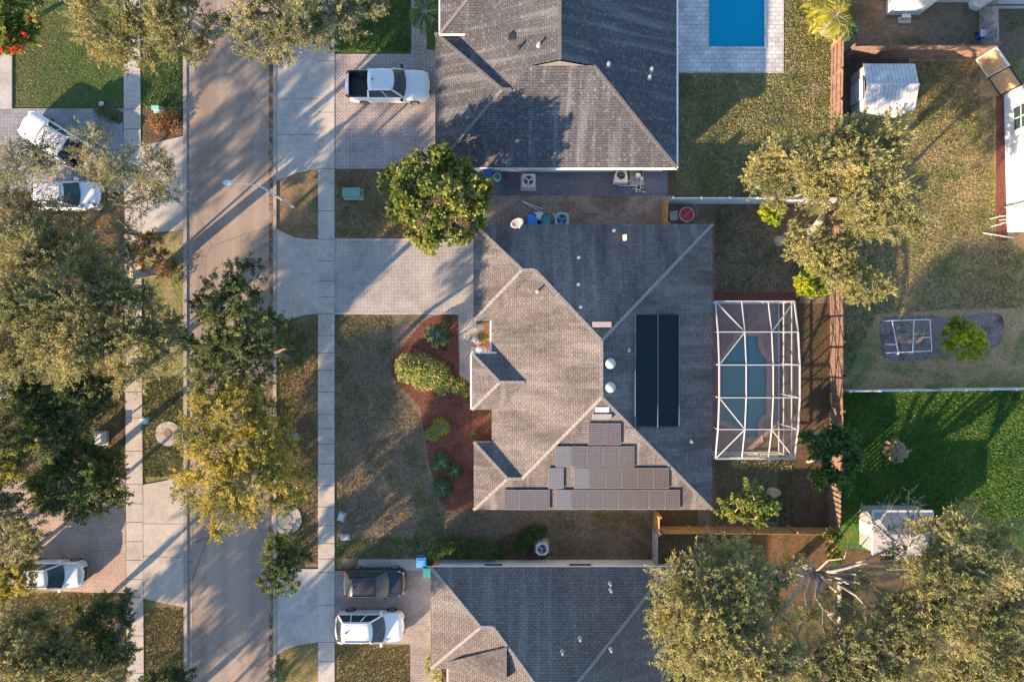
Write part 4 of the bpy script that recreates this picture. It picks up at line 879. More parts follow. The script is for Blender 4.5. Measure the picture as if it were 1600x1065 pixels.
# ================================================================ VEHICLES
def car(px, py, L_, W_, ang, paint, label, kind='suv', name=None, cat='car', glass=None, noseless=False, hz=.9):
    """body lies along local +x (front). (px,py): photo pixel of the vehicle's middle at bonnet height"""
    c = g(px, py, hz); t = thing(name or 'parked_car', (c.x, c.y, .05), label, cat, rz=math.radians(ang))
    if kind == 'pickup': belt, roofz, hood, xs = 1.12, 1.85, 1.1, (.20, .085, -.20, -.225)
    elif kind == 'sedan': belt, roofz, hood, xs = .92, 1.42, .88, (.22, .07, -.20, -.36)
    else: belt, roofz, hood, xs = 1.02, 1.66, .98, (.21, .06, -.36, -.455)
    hx = L_ / 2; nx, ny = 72, 16
    def halfw(u):      # u -1..1 along the length
        a = abs(u); f = 1 - .10 * max(0, (a - .55) / .45) ** 2
        c_ = .82 if u > 0 else .88
        if a > c_: f *= (max(0, 1 - ((a - c_) / (1 - c_)) ** 2.2)) ** .5 * .42 + .58
        return W_ / 2 * f
    def deck(u):
        if u > .42: return hood - .06 * ((u - .42) / .58) - .22 * max(0, (u - .86) / .14) ** 2
        if u < -.9: return belt - .10 * ((-u - .9) / .1) ** 2
        return belt if u < .3 else belt + (hood - belt) * (u - .3) / .12
    mb = MB(); rows = []
    for i in range(nx + 1):
        u = -1 + 2 * i / nx; x = u * hx; w = halfw(u); z = deck(u); row = []
        prof = [(-1, .28), (-1.0, .55), (-.99, z * .82)] + [(-.97 + 1.94 * j / ny, None) for j in range(ny + 1)] + [(.99, z * .82), (1.0, .55), (1, .28)]
        for (v, zz) in prof:
            if zz is None: zz = z - .07 * abs(v) ** 6 * 1.6 + .035 * (1 - v * v)
            bow = (.05 * (1 - v * v) if u > .98 else 0)
            row.append((x + bow, v * w, zz))
        rows.append(row)
    n = len(rows[0]); vs = [p for r in rows for p in r]; fs = []
    bed = kind == 'pickup'; bu = (-.93, xs[3] * 2 - .02)
    for i in range(nx):
        for j in range(n - 1):
            um = -1 + 2 * (i + .5) / nx
            if bed and bu[0] < um < bu[1] and 3 <= j - 1 < 3 + ny - 2 and j >= 4 and j < n - 5: continue
            fs.append((i * n + j, (i + 1) * n + j, (i + 1) * n + j + 1, i * n + j + 1))
    fs.append(tuple(range(n))); fs.append(tuple(nx * n + j for j in range(n - 1, -1, -1)))
    mb.add(vs, [f[::-1] for f in fs]); body = mb.build('body', paint, t, world=False, smooth=False)
    body.data.polygons.foreach_set('use_smooth', [True] * len(body.data.polygons))
    if bed:
        bb = MB(); xa, xb = bu[0] * hx - .02, bu[1] * hx + .06; w = W_ / 2 * .86
        bb.box(xa, -w, .5, xb, w, .56); bb.box(xa, -w, .56, xa + .05, w, belt - .02); bb.box(xb - .05, -w, .56, xb, w, belt + .05)
        for s in (-1, 1): bb.box(xa, s * w - .04, .56, xb, s * w + .04, belt + .0); bb.box(-L_ * .36, s * (w - .14) - .12, .56, -L_ * .22, s * (w - .14) + .12, .8)
        for k in range(9): bb.box(xa + .08, -w + .15 + k * (2 * w - .3) / 8.5, .56, xb - .08, -w + .2 + k * (2 * w - .3) / 8.5, .575)
        bb.build('cargo_bed', M['dark'], t, world=False)
    # cabin: belt ring and roof ring
    xb0, xr0, xr1, xb1 = (v * L_ for v in xs); wb = W_ / 2 * .93; wr = W_ / 2 * (.72 if kind != 'sedan' else .66); z0 = belt - .03; z1 = roofz
    nb = 9
    def arc(xc, w, bowx): return [(xc + bowx * (1 - (y / w) ** 2), y) for y in [(-w + 2 * w * k / nb) for k in range(nb + 1)]]
    def panel(nm, A, B, za, zb, mat, inset=0.0, lift=0.0):
        vs = [(x, y, za) for x, y in A] + [(x, y, zb) for x, y in B]; m = len(A)
        q = MB(); q.add(vs, [(k, k + 1, m + k + 1, m + k) for k in range(m - 1)])
        o = q.build(nm, mat, t, world=False); return o
    gl = glass or M['glass']
    panel('windshield', arc(xb0, wb * .96, .16), arc(xr0, wr * .97, .12), z0 + .06, z1 - .02, gl)
    panel('rear_window', arc(xb1, wb * .94, -.08), arc(xr1, wr * .95, -.05), z0 + .1, z1 - .03, gl)
    for s in (-1, 1):
        panel('side_window', [(xb0 - .04, s * wb), (xb1 + .05, s * wb)], [(xr0 - .02, s * (wr + .03)), (xr1 + .05, s * (wr + .03))], z0 + .04, z1 - .05, gl)
        for a_, b_, w_ in [((xb0, s * wb, z0), (xr0, s * wr, z1 - .03), .1), ((xb1, s * wb * .98, z0), (xr1, s * wr, z1 - .03), .14)] + [((xb0 + (xb1 - xb0) * fx, s * wb, z0), (xr0 + (xr1 - xr0) * fx, s * (wr + .03), z1 - .05), .07) for fx in ((.45,) if kind == 'pickup' else (.36, .7))]:
            pb = MB(); pb.beam(a_, b_, w_, .055); pb.build('pillar', paint, t, world=False)
        mb = MB(); mx_ = xb0 - .12; mb.box(mx_ - .1, s * (W_ / 2 + .02) - .02, belt - .06, mx_ + .08, s * (W_ / 2 + .02) + .02 + s * .2, belt + .14); mb.build('mirror', paint if kind != 'pickup' else M['trim'], t, world=False)
        mb = MB(); mb.beam((hx - .5, s * W_ * .435, hood - .17), (hx - .1, s * W_ * .34, hood - .22), .16, .16); mb.build('headlight', M['clear_lamp'], t, world=False)
        mb = MB(); mb.beam((-hx + .3, s * W_ * .445, belt - .14), (-hx + .03, s * W_ * .36, belt - .16), .12, .18); mb.build('taillight', M['red_lamp'], t, world=False)
        for ux in (.31, -.30):
            w0 = MB(); yy = s * (W_ / 2 - .12); w0.tube([(ux * L_, yy - .13 * 1, .31), (ux * L_, yy + .13, .31)], .35, 20); wh = w0.build('wheel', M['tyre'], t, world=False)
            w1 = MB(); w1.tube([(ux * L_, yy + s * .12, .31), (ux * L_, yy + s * .145, .31)], .22, 16); w1.build('rim', M['rim'], wh, world=False)
    # roof skin, gently crowned with rails
    rb = MB(); A = arc(xr0, wr, .12); B = arc(xr1, wr, -.05); rowsr = []
    for k in range(7):
        f = k / 6; rowsr.append([(a[0] + (b[0] - a[0]) * f, a[1], z1 - .035 * abs(a[1] / wr) ** 3 - .03 * abs(2 * f - 1) ** 3) for a, b in zip(A, B)])
    m = len(A); rb.add([p for r in rowsr for p in r], [(i * m + j, i * m + j + 1, (i + 1) * m + j + 1, (i + 1) * m + j) for i in range(6) for j in range(m - 1)])
    rb.add([(x, y, z - .04) for r in (rowsr[0], rowsr[-1]) for x, y, z in r], [])
    ro = rb.build('roof', paint, t, world=False, smooth=True)
    so = ro.modifiers.new('s', 'SOLIDIFY'); so.thickness = .04; so.offset = -1 if False else 0
    if kind != 'sedan':
        gb = MB()
        for k in range(-2, 3): gb.beam((xr0 - .25, k * wr * .32, z1 + .0), (xr1 + .2, k * wr * .32, z1 + .0), .025, .03)
        gb.build('roof_rib', paint, ro, world=False)
        if kind == 'suv':
            gb = MB()
            for s in (-1, 1): gb.beam((xr0 - .1, s * wr * .9, z1 + .02), (xr1 + .1, s * wr * .9, z1 + .02), .05, .05)
            gb.build('roof_rail', M['trim'] if paint is M['car_black'] else M['metal'], ro, world=False)
    mb = MB(); mb.box(hx - .03, -W_ * .26, .35, hx + .03, W_ * .26, hood - .25); mb.build('grille', M['trim'], t, world=False)
    mb = MB(); mb.beam((xr1 + .35, 0, z1), (xr1 + .25, 0, z1 + .07), .05, .12); mb.build('antenna', M['trim'], ro, world=False)
    return t
car(606, 133, 5.75, 2.05, 0, M['car_white'], 'white double-cab pickup with open black bed on the upper paver driveway', 'pickup', 'pickup_truck', 'pickup truck')
oldt = car(90, 222, 5.6, 2.0, 148, M['car_white'], 'white pickup with leaf-littered roof and lumber in its bed, upper left driveway', 'pickup', 'pickup_truck', 'pickup truck')
car(103, 305, 4.6, 1.9, 0, M['car_white'], 'white car covered in fallen leaves under the big oak, left', 'suv')
car(79, 898, 4.4, 1.78, 0, M['car_silver'], 'silver white car parked on the reddish paver driveway, lower left', 'suv')
car(585, 911, 4.25, 1.85, 0, M['car_black'], 'black car on the lower driveway, above the white car', 'suv')
car(577, 980, 4.7, 2.0, 0, M['car_white'], 'white minivan with slim roof rails on the lower driveway beside the black car', 'suv')
car(-27, 600, 4.5, 1.8, -8, M['car_blue'], 'grey blue car whose nose shows between the trees at the left edge', 'sedan')
def bed_load():
    c = oldt.location; t = thing('lumber_pile', (c.x, c.y, .62), 'pile of pale lumber boards in the leaf-littered pickup bed', 'lumber', rz=math.radians(148))
    for i in range(7):
        mb = MB(); y = -.6 + i * .16; mb.beam((-2.5, y, .05 + .05 * (i % 2)), (-1.35 + .1 * (i % 3), y + random.uniform(-.1, .1), .25), .1, .05); mb.build('board', M['wood_tan'], t, world=False)
bed_load()

# ================================================================ STREET AND GARDEN OBJECTS
def lamp():
    b = g(459, 323); t = thing('street_lamp', (b.x, b.y, 0), 'grey curved-arm street lamp leaning over the road', 'street lamp')
    top = g(417, 297, 5.6); top = Vector((b.x, b.y, 5.6)); head = g(362, 286, 6.6)
    mb = MB(); mb.tube([(b.x, b.y, 0), (b.x, b.y, 1.2), (b.x, b.y, 5.9)], [.11, .08, .055], 10); mb.build('pole', M['acgrey'], t)
    mb = MB(); a = Vector((b.x, b.y, 5.8)); pts = [a, a.lerp(head, .15) + Vector((0, 0, .35)), a.lerp(head, .4) + Vector((0, 0, .42)), a.lerp(head, .7) + Vector((0, 0, .22)), head]
    mb.tube(pts, [.042, .036, .03, .026, .022], 8); mb.build('arm', M['acgrey'], t)
    d = (head - a); d.z = 0; d.normalize(); mb = MB(); n = Vector((-d.y, d.x, 0)); vs = []; K = 7
    for i in range(K + 1):
        f = i / K; r = .16 * math.sin(PI * min(1, .12 + f * .88)) ** .6 + .02
        for k in range(10): an = 2 * PI * k / 10; vs.append(head + d * (f * .62 - .05) + n * math.cos(an) * r + Vector((0, 0, math.sin(an) * r * .55)))
    mb.add(vs, [(i * 10 + k, i * 10 + (k + 1) % 10, (i + 1) * 10 + (k + 1) % 10, (i + 1) * 10 + k) for i in range(K) for k in range(10)] + [tuple(range(9, -1, -1)), tuple(K * 10 + k for k in range(10))])
    mb.build('lamp_head', M['acgrey'], t, smooth=True)
lamp()
def mesh_thing(mb, name, mat, label, cat, group=None, smooth=False):
    return tag(mb.build(name, mat, smooth=smooth), label, cat, group)
def ubox(px, py, w, d, h, mat, label, name='utility_box', cat='utility box', rz=0):
    p = g(px, py); t = thing(name, (p.x, p.y, 0), label, cat, rz=math.radians(rz)); mb = MB(); mb.box(-w / 2, -d / 2, 0, w / 2, d / 2, h); mb.build('cabinet', mat, t, world=False)
    mb = MB(); mb.box(-w / 2 - .03, -d / 2 - .03, h, w / 2 + .03, d / 2 + .03, h + .05); mb.build('lid', mat, t, world=False)
    mb = MB(); mb.box(-w / 2 - .12, -d / 2 - .12, 0, w / 2 + .12, d / 2 + .12, .08); mb.build('pad', M['concrete_grey'], t, world=False); return t
ubox(553, 304, 1.15, .55, .75, M['green'], 'green utility cabinet on the grass beside the upper sidewalk')
ubox(534, 806, .28, .42, .25, plain('pale_green', (0.35, 0.45, 0.42), .6), 'pale green meter lid in the lawn right of the sidewalk', cat='meter box', name='meter_box', rz=-20)
ubox(540, 838, .42, .22, .2, M['rock'], 'small white box in the green grass below the meter lid', cat='meter box', name='meter_box')
ubox(248, 172, .45, .22, .45, plain('mint', (0.2, 0.5, 0.45), .5), 'mint green service box by the upper left verge bed')
ubox(227, 657, .38, .3, .3, plain('pale_mint', (0.4, 0.55, 0.48), .5), 'pale mint box beside the left sidewalk near the round cover')
ubox(158, 684, .85, .75, .7, plain('sage', (0.38, 0.42, 0.38), .6), 'pale sage utility cabinet under the copper bush left of the sidewalk')
# manhole with round collar
def manhole():
    p = g(263, 677); t = thing('manhole', (p.x, p.y, 0), 'round rusty manhole cover in a pale concrete collar', 'manhole')
    mb = MB(); mb.lathe((p.x, p.y, 0), [(.86, 0), (.86, .09), (.4, .092)], 36); mb.prism([(p.x + .5, p.y - .8), (p.x + 1.2, p.y - .75), (p.x + 1.2, p.y + .45), (p.x + .5, p.y + .6)], .0, .085); mb.build('collar', M['concrete'], t)
    mb = MB(); mb.lathe((p.x - .02, p.y + .02, .09), [(.31, 0), (.31, .015), (.28, .02)], 28)
    for k in range(-3, 4):
        w_ = math.sqrt(max(.01, .26 ** 2 - (k * .075) ** 2)); mb.box(p.x - .02 - w_, p.y + .01 + k * .075, .1, p.x - .02 + w_, p.y + .035 + k * .075, .118)
    mb.build('cover', plain('rusty_iron', (0.30, 0.17, 0.12), .8, .2, var=.3, scale=6), t)
manhole()
def storm_drain():
    p = g(456, 815); t = thing('storm_drain', (p.x, p.y, 0), 'curved pale concrete storm drain edge under the street tree', 'storm drain')
    mb = MB(); mb.lathe((p.x - .35, p.y + .2, 0), [(1.05, 0), (1.05, .08), (.75, .085), (.75, .06)], 36); mb.build('collar', M['concrete'], t)
    mb = MB(); mb.lathe((p.x - .35, p.y + .2, 0), [(.4, 0), (.4, .085), (.3, .09)], 24); mb.build('cover', M['kerb'], t)
storm_drain()
# air conditioners
def ac(px, py, w, label, round_=False, mat=None, fan=None):
    p = g(px, py, .8); t = thing('air_conditioner', (p.x, p.y, 0), label, 'air conditioner'); m = mat or M['acgrey']
    mb = MB(); c_ = w * .22 if round_ else w * .07; h = w / 2
    ring = [(-h + c_, -h), (h - c_, -h), (h, -h + c_), (h, h - c_), (h - c_, h), (-h + c_, h), (-h, h - c_), (-h, -h + c_)]
    hole = [(w * .38 * math.cos(2 * PI * k / 24), w * .38 * math.sin(2 * PI * k / 24)) for k in range(24)]
    mb.prism(ring, .05, .78); mb.prism(ring, .78, .86, holes=[hole]); mb.build('casing', m, t, world=False)
    mb = MB(); mb.lathe((0, 0, .782), [(w * .37, 0), (w * .37, .004)], 24); mb.build('fan_well', M['dark'], t, world=False)
    mb = MB(); mb.lathe((0, 0, .79), [(w * .08, 0), (w * .08, .05)], 12)
    for k in range(3):
        a0 = 2 * PI * k / 3 + .4; vs = []
        for (r_, da, z) in ((.08, -.4, 0), (.35, -.38, 0), (.36, .36, .05), (.08, .5, .05)): vs.append((w * r_ * math.cos(a0 + da), w * r_ * math.sin(a0 + da), .8 + z))
        mb.add(vs + [(x, y, z - .012) for x, y, z in vs], [(0, 1, 2, 3), (7, 6, 5, 4), (0, 4, 5, 1), (1, 5, 6, 2), (2, 6, 7, 3), (3, 7, 4, 0)])
    mb.build('fan', fan or M['acgrey'], t, world=False)
    mb = MB()
    for r_ in (.15, .25, .33): 
        for k in range(24):
            a0, a1 = 2 * PI * k / 24, 2 * PI * (k + 1) / 24; mb.beam((w * r_ * math.cos(a0), w * r_ * math.sin(a0), .865), (w * r_ * math.cos(a1), w * r_ * math.sin(a1), .865), .008, .008)
    mb.build('fan_grille', M['metal'], t, world=False)
    mb = MB(); mb.box(-h - .1, -h - .1, 0, h + .1, h + .1, .05); mb.build('pad', M['concrete_grey'], t, world=False)
ac(826, 282, .9, 'grey square air conditioner on gravel below the upper roof')
ac(878, 343, .95, 'teal-rimmed air conditioner half hidden under the big roof edge', True, plain('teal_casing', (0.28, 0.42, 0.42), .5), fan=plain('bluefan', (0.12, 0.25, 0.32), .4))
ac(847, 857, .85, 'white round-cornered air conditioner beside the bean-shaped shrub', True, M['acgrey'], fan=M['metal'])
def heat_pump():
    p = g(970, 277, .6); t = thing('pool_heat_pump', (p.x, p.y, 0), 'cream pool heat pump with open fan standing on gravel', 'heat pump')
    mb = MB(); ring = [(.42 * math.cos(a), .12 + .42 * math.sin(a)) for a in [PI * k / 14 for k in range(15)]] + [(-.48, -.4), (.48, -.4)]
    hole = [(.3 * math.cos(2 * PI * k / 20), .12 + .3 * math.sin(2 * PI * k / 20)) for k in range(20)]
    mb.prism(ring, .08, .75, holes=[hole]); mb.build('casing', M['beige'], t, world=False)
    mb = MB(); mb.lathe((0, .12, .55), [(.06, 0), (.06, .06)], 10)
    for k in range(3):
        a0 = 2 * PI * k / 3; mb.add([(.05 * math.cos(a0), .12 + .05 * math.sin(a0), .6), (.28 * math.cos(a0 - .3), .12 + .28 * math.sin(a0 - .3), .58), (.28 * math.cos(a0 + .4), .12 + .28 * math.sin(a0 + .4), .64)], [(0, 1, 2), (2, 1, 0)])
    mb.build('fan', M['metal'], t, world=False)
    mb = MB(); mb.lathe((0, .12, .1), [(.3, 0), (.3, .01)], 20); mb.build('fan_well', plain('copper_coil', (.3, .17, .1), .5), t, world=False)
heat_pump()
def pool_pump():
    p = g(996, 277, .3); t = thing('pool_pump', (p.x, p.y, 0), 'pool pump and cream filter with white pipes on a grey pad', 'pool pump')
    mb = MB(); mb.box(-.5, -.5, 0, .5, .45, .09); mb.build('pad', M['concrete_grey'], t, world=False)
    mb = MB(); mb.lathe((.0, .05, .09), [(.17, 0), (.19, .1), (.19, .5), (.14, .6), (.05, .64)], 18); mb.build('filter_tank', M['beige'], t, world=False, smooth=True)
    mb = MB(); mb.tube([(.25, .0, .25), (.25, .4, .25)], .1, 12); mb.build('pump_motor', M['dark'], t, world=False)
    mb = MB(); mb.lathe((.27, -.1, .09), [(.11, 0), (.11, .3), (.06, .34)], 14); mb.build('strainer', M['beige'], t, world=False)
    mb = MB()
    for pts in ([(-1.25, -.55, .12), (-1.25, -.2, .12), (-.5, -.2, .12), (-.2, 0, .2)], [(-1.25, -.55, .12), (.1, -.55, .12), (.1, -.2, .12)], [(.27, -.2, .15), (.27, -.75, .12)], [(-.05, -.55, .1), (-.05, -.9, .1)]): mb.tube(pts, .03, 8)
    for (x, y, l) in ((-.3, -.72, .2), (0, -.8, .25), (.15, -.95, .12), (.4, -.7, .12), (.4, -.95, .25), (-.1, -.95, .15)): mb.tube([(x, y, .06), (x + l, y + random.uniform(-.06, .06), .06)], .03, 6)
    mb.build('pipework', M['white'], t, world=False)
pool_pump()
def bin_(px, py, mat, label, w=.6, d=.72, h=1.05, rz=0, lid=None, group=None):
    p = g(px, py, h); t = thing('wheeled_bin', (p.x, p.y, 0), label, 'bin', group, rz=math.radians(rz))
    mb = MB(); vs = []
    for z, s in ((.06, .8), (h - .1, 1.0)): vs += [(-w / 2 * s, -d / 2 * s, z), (w / 2 * s, -d / 2 * s, z), (w / 2 * s, d / 2 * s, z), (-w / 2 * s, d / 2 * s, z)]
    mb.add(vs, [(3, 2, 1, 0), (4, 5, 6, 7), (0, 1, 5, 4), (1, 2, 6, 5), (2, 3, 7, 6), (3, 0, 4, 7)]); mb.build('bin_body', mat, t, world=False)
    mb = MB(); mb.box(-w / 2 - .03, -d / 2 - .04, h - .1, w / 2 + .03, d / 2 + .02, h - .04); mb.box(-w / 2 + .06, -d / 2 + .06, h - .04, w / 2 - .06, d / 2 - .12, h); mb.build('lid', lid or mat, t, world=False)
    mb = MB(); mb.beam((-w / 2 + .05, d / 2 + .06, h - .1), (w / 2 - .05, d / 2 + .06, h - .1), .04, .04); mb.build('handle', M['dark'], t, world=False)
    for s in (-1, 1): mb = MB(); mb.tube([(s * w / 2 * .85, d / 2 - .02, .12), (s * w / 2 * .98, d / 2 - .02, .12)], .12, 14); mb.build('wheel', M['tyre'], t, world=False)
bin_(762, 269, M['blue'], 'dark blue wheeled bin beside the upper wall, next to the round teal tub')
bin_(832, 343, M['blue'], 'bright blue wheeled bin against the eave of the solar-panel house, left of the green bin', lid=plain('blue_lid', (0.03, 0.2, 0.6), .4))
bin_(853, 345, M['teal'], 'teal green wheeled bin right of the bright blue bin')
bin_(842, 337, M['acgrey'], 'pale grey bin squeezed behind the bright blue and teal bins', w=.5, d=.5)
bin_(658, 879, M['bluelight'], 'light blue bin standing left of the long hedge', w=.62, d=.6, lid=M['bluelight'])
bin_(668, 893, M['teal'], 'green bin at the corner of the bottom roof, by the driveway')
def tub():
    p = g(777, 276, .6); t = thing('tub', (p.x, p.y, 0), 'round teal-lidded grey tub right of the dark blue bin', 'tub')
    mb = MB(); mb.lathe((p.x, p.y, 0), [(.22, 0), (.27, .55), (.29, .6), (.25, .6)], 22); mb.build('tub_wall', M['acgrey'], t)
    mb = MB(); mb.lathe((p.x, p.y, .585), [(.22, 0), (.21, .03)], 22); mb.build('lid', M['teal'], t)
tub()
def red_table():
    p = g(1073, 335, .7); t = thing('round_table', (p.x, p.y, 0), 'small round table with a red top and pale rim', 'table')
    mb = MB(); mb.lathe((0, 0, .66), [(.47, 0), (.47, .04)], 36); mb.build('tabletop', M['redtop'], t, world=False)
    mb = MB(); vs = []
    for k in range(36):
        a0, a1 = 2 * PI * k / 36, 2 * PI * (k + 1) / 36; mb.beam((.49 * math.cos(a0), .49 * math.sin(a0), .69), (.49 * math.cos(a1), .49 * math.sin(a1), .69), .05, .06)
    mb.build('rim', M['acgrey'], t, world=False)
    mb = MB(); mb.beam((-.3, -.3, .705), (.3, .3, .705), .02, .012); mb.build('fold_line', M['acgrey'], t, world=False)
    for k in range(4): a0 = PI / 4 + k * PI / 2; mb = MB(); mb.tube([(.38 * math.cos(a0), .38 * math.sin(a0), .66), (.42 * math.cos(a0), .42 * math.sin(a0), 0)], .02, 8); mb.build('leg', M['acgrey'], t, world=False)
red_table()
def chair(px, py, rz, label):
    p = g(px, py, .4); t = thing('garden_chair', (p.x, p.y, 0), label, 'garden chair', rz=math.radians(rz))
    mb = MB(); mb.box(-.24, -.24, .4, .24, .24, .44); mb.build('seat', M['acgrey'], t, world=False)
    mb = MB(); mb.beam((-.24, .25, .44), (-.24, .32, .85), .04, .04); mb.beam((.24, .25, .44), (.24, .32, .85), .04, .04)
    for z in (.55, .68, .81): mb.beam((-.24, .25 + (z - .44) * .17, z), (.24, .25 + (z - .44) * .17, z), .03, .08)
    mb.build('backrest', M['acgrey'], t, world=False)
    for sx in (-1, 1):
        mb = MB(); mb.beam((sx * .25, -.22, .62), (sx * .25, .26, .62), .04, .03); mb.build('armrest', M['acgrey'], t, world=False)
        for sy in (-1, 1): mb = MB(); mb.beam((sx * .22, sy * .22, 0), (sx * .22, sy * .22, .42), .03, .03); mb.build('leg', M['acgrey'], t, world=False)
chair(1052, 339, 8, 'grey garden chair between the yellow fence stub and the red table')
def pipes(pts_list, name, label, r=.03, mat=None, cat='pipe', z=.08):
    mb = MB()
    for a, b in pts_list: mb.tube([g(*a) + Vector((0, 0, z)), g(*b) + Vector((0, 0, z))], r, 8)
    return mesh_thing(mb, name, mat or M['white'], label, cat)
pipes([((816, 315), (848, 327))], 'plastic_pipe', 'upper of two white pipes lying above the blue bin')
pipes([((817, 316), (847, 332))], 'plastic_pipe', 'lower of two white pipes lying above the blue bin')
pipes([((912, 333), (938, 335))], 'wood_pole', 'thin brown pole lying in the dirt above the roof', .025, M['wood_brown'], 'pole')
# vegetable frame
def garden_frame():
    p = g(1420, 527); t = thing('garden_pipe_frame', (p.x, p.y, 0), 'white pipe garden frame over grey soil beside the lime bush', 'garden frame'); h = .5  # open garden frame of pipes on legs, not a closed cage
    c = [(1385, 502), (1452, 500), (1456, 547), (1402, 553), (1388, 552)]
    segs = [((1384, 501), (1453, 499)), ((1453, 499), (1456, 548)), ((1456, 548), (1388, 551)), ((1394, 502), (1404, 553)), ((1428, 501), (1426, 552)), ((1384, 538), (1400, 538)), ((1440, 527), (1454, 527))]
    for a, b in segs: mb = MB(); mb.tube([g(*a, h), g(*b, h)], .032, 8); mb.build('pipe', M['white'], t)
    for a in ((1384, 501), (1453, 499), (1456, 548), (1388, 551), (1404, 553), (1426, 552)): mb = MB(); q = g(*a, h); mb.tube([(q.x, q.y, 0), q], .032, 8); mb.build('leg', M['white'], t)
garden_frame()
def stump(px, py, r, label):
    p = g(px, py); t = thing('tree_stump', (p.x, p.y, 0), label, 'tree stump')
    mb = MB(); prof = []; n = 18; vs = []
    for (q, z) in ((1.25, 0), (1.05, .12), (.95, .3), (0.9, .31), (.05, .33)):
        for k in range(n): a0 = 2 * PI * k / n; rr = r * q * (1 + .12 * math.sin(3 * a0 + px)); vs.append((p.x + rr * math.cos(a0), p.y + rr * math.sin(a0) * .75, z))
    mb.add(vs, [(i * n + k, i * n + (k + 1) % n, (i + 1) * n + (k + 1) % n, (i + 1) * n + k) for i in range(4) for k in range(n)], 0); mb.build('wood', M['stump'], t)
stump(1208, 769, .42, 'cut pale tree stump right of the small leafy tree in the back garden')
stump(1220, 376, .42, 'grey cut stump at the edge of the yellow-green tree')
def boulder(px, py, r, label, z=.08):
    p = g(px, py); mb = MB(); vs = []; n = 12
    for i, (q, zz) in enumerate(((1, 0), (.95, .35), (.7, .6), (.3, .75))):
        for k in range(n): a0 = 2 * PI * k / n; rr = r * q * random.uniform(.88, 1.1); vs.append((p.x + rr * math.cos(a0), p.y + rr * math.sin(a0) * .9, z + zz * r * .8))
    mb.add(vs, [(i * n + k, i * n + (k + 1) % n, (i + 1) * n + (k + 1) % n, (i + 1) * n + k) for i in range(3) for k in range(n)] + [tuple(36 + k for k in range(n))])
    return mesh_thing(mb, 'boulder', M['rock'], label, 'rock', smooth=False)
boulder(749, 511, .34, 'white boulder at the top of the entrance courtyard')
boulder(744, 530, .30, 'white boulder in the middle of the entrance courtyard, left side')
boulder(752, 547, .40, 'white boulder at the bottom of the entrance courtyard against the porch')
boulder(160, 163, .2, 'pale stone in the upper left corner bed, by the curved driveway')
bin_(1494 + 45, 51, M['blue'], 'small blue and white barrel by the grey fence, top right', w=.45, d=.45, h=.7, lid=M['white'])
def ladder():
    p = g(1570, 340); t = thing('clothes_rack', (p.x, p.y, 0), 'thin white rack of rods against the white house wall', 'rack')
    for i, (a, b) in enumerate((((1561, 338), (1590, 336)), ((1561, 344), (1590, 341)), ((1564, 349), (1592, 345)))): mb = MB(); mb.tube([g(*a, 1.0), g(*b, 1.3)], .025, 6); mb.build('rod', M['white'], t)
    for a in ((1563, 338), (1565, 350)): mb = MB(); q = g(*a, 1.0); mb.tube([(q.x, q.y, 0), q], .025, 6); mb.build('leg', M['white'], t)
ladder()
pipes([((1535, 364), (1582, 372))], 'edging_board', 'pale edging board lying below the white house corner', .05, M['acgrey'], 'board')

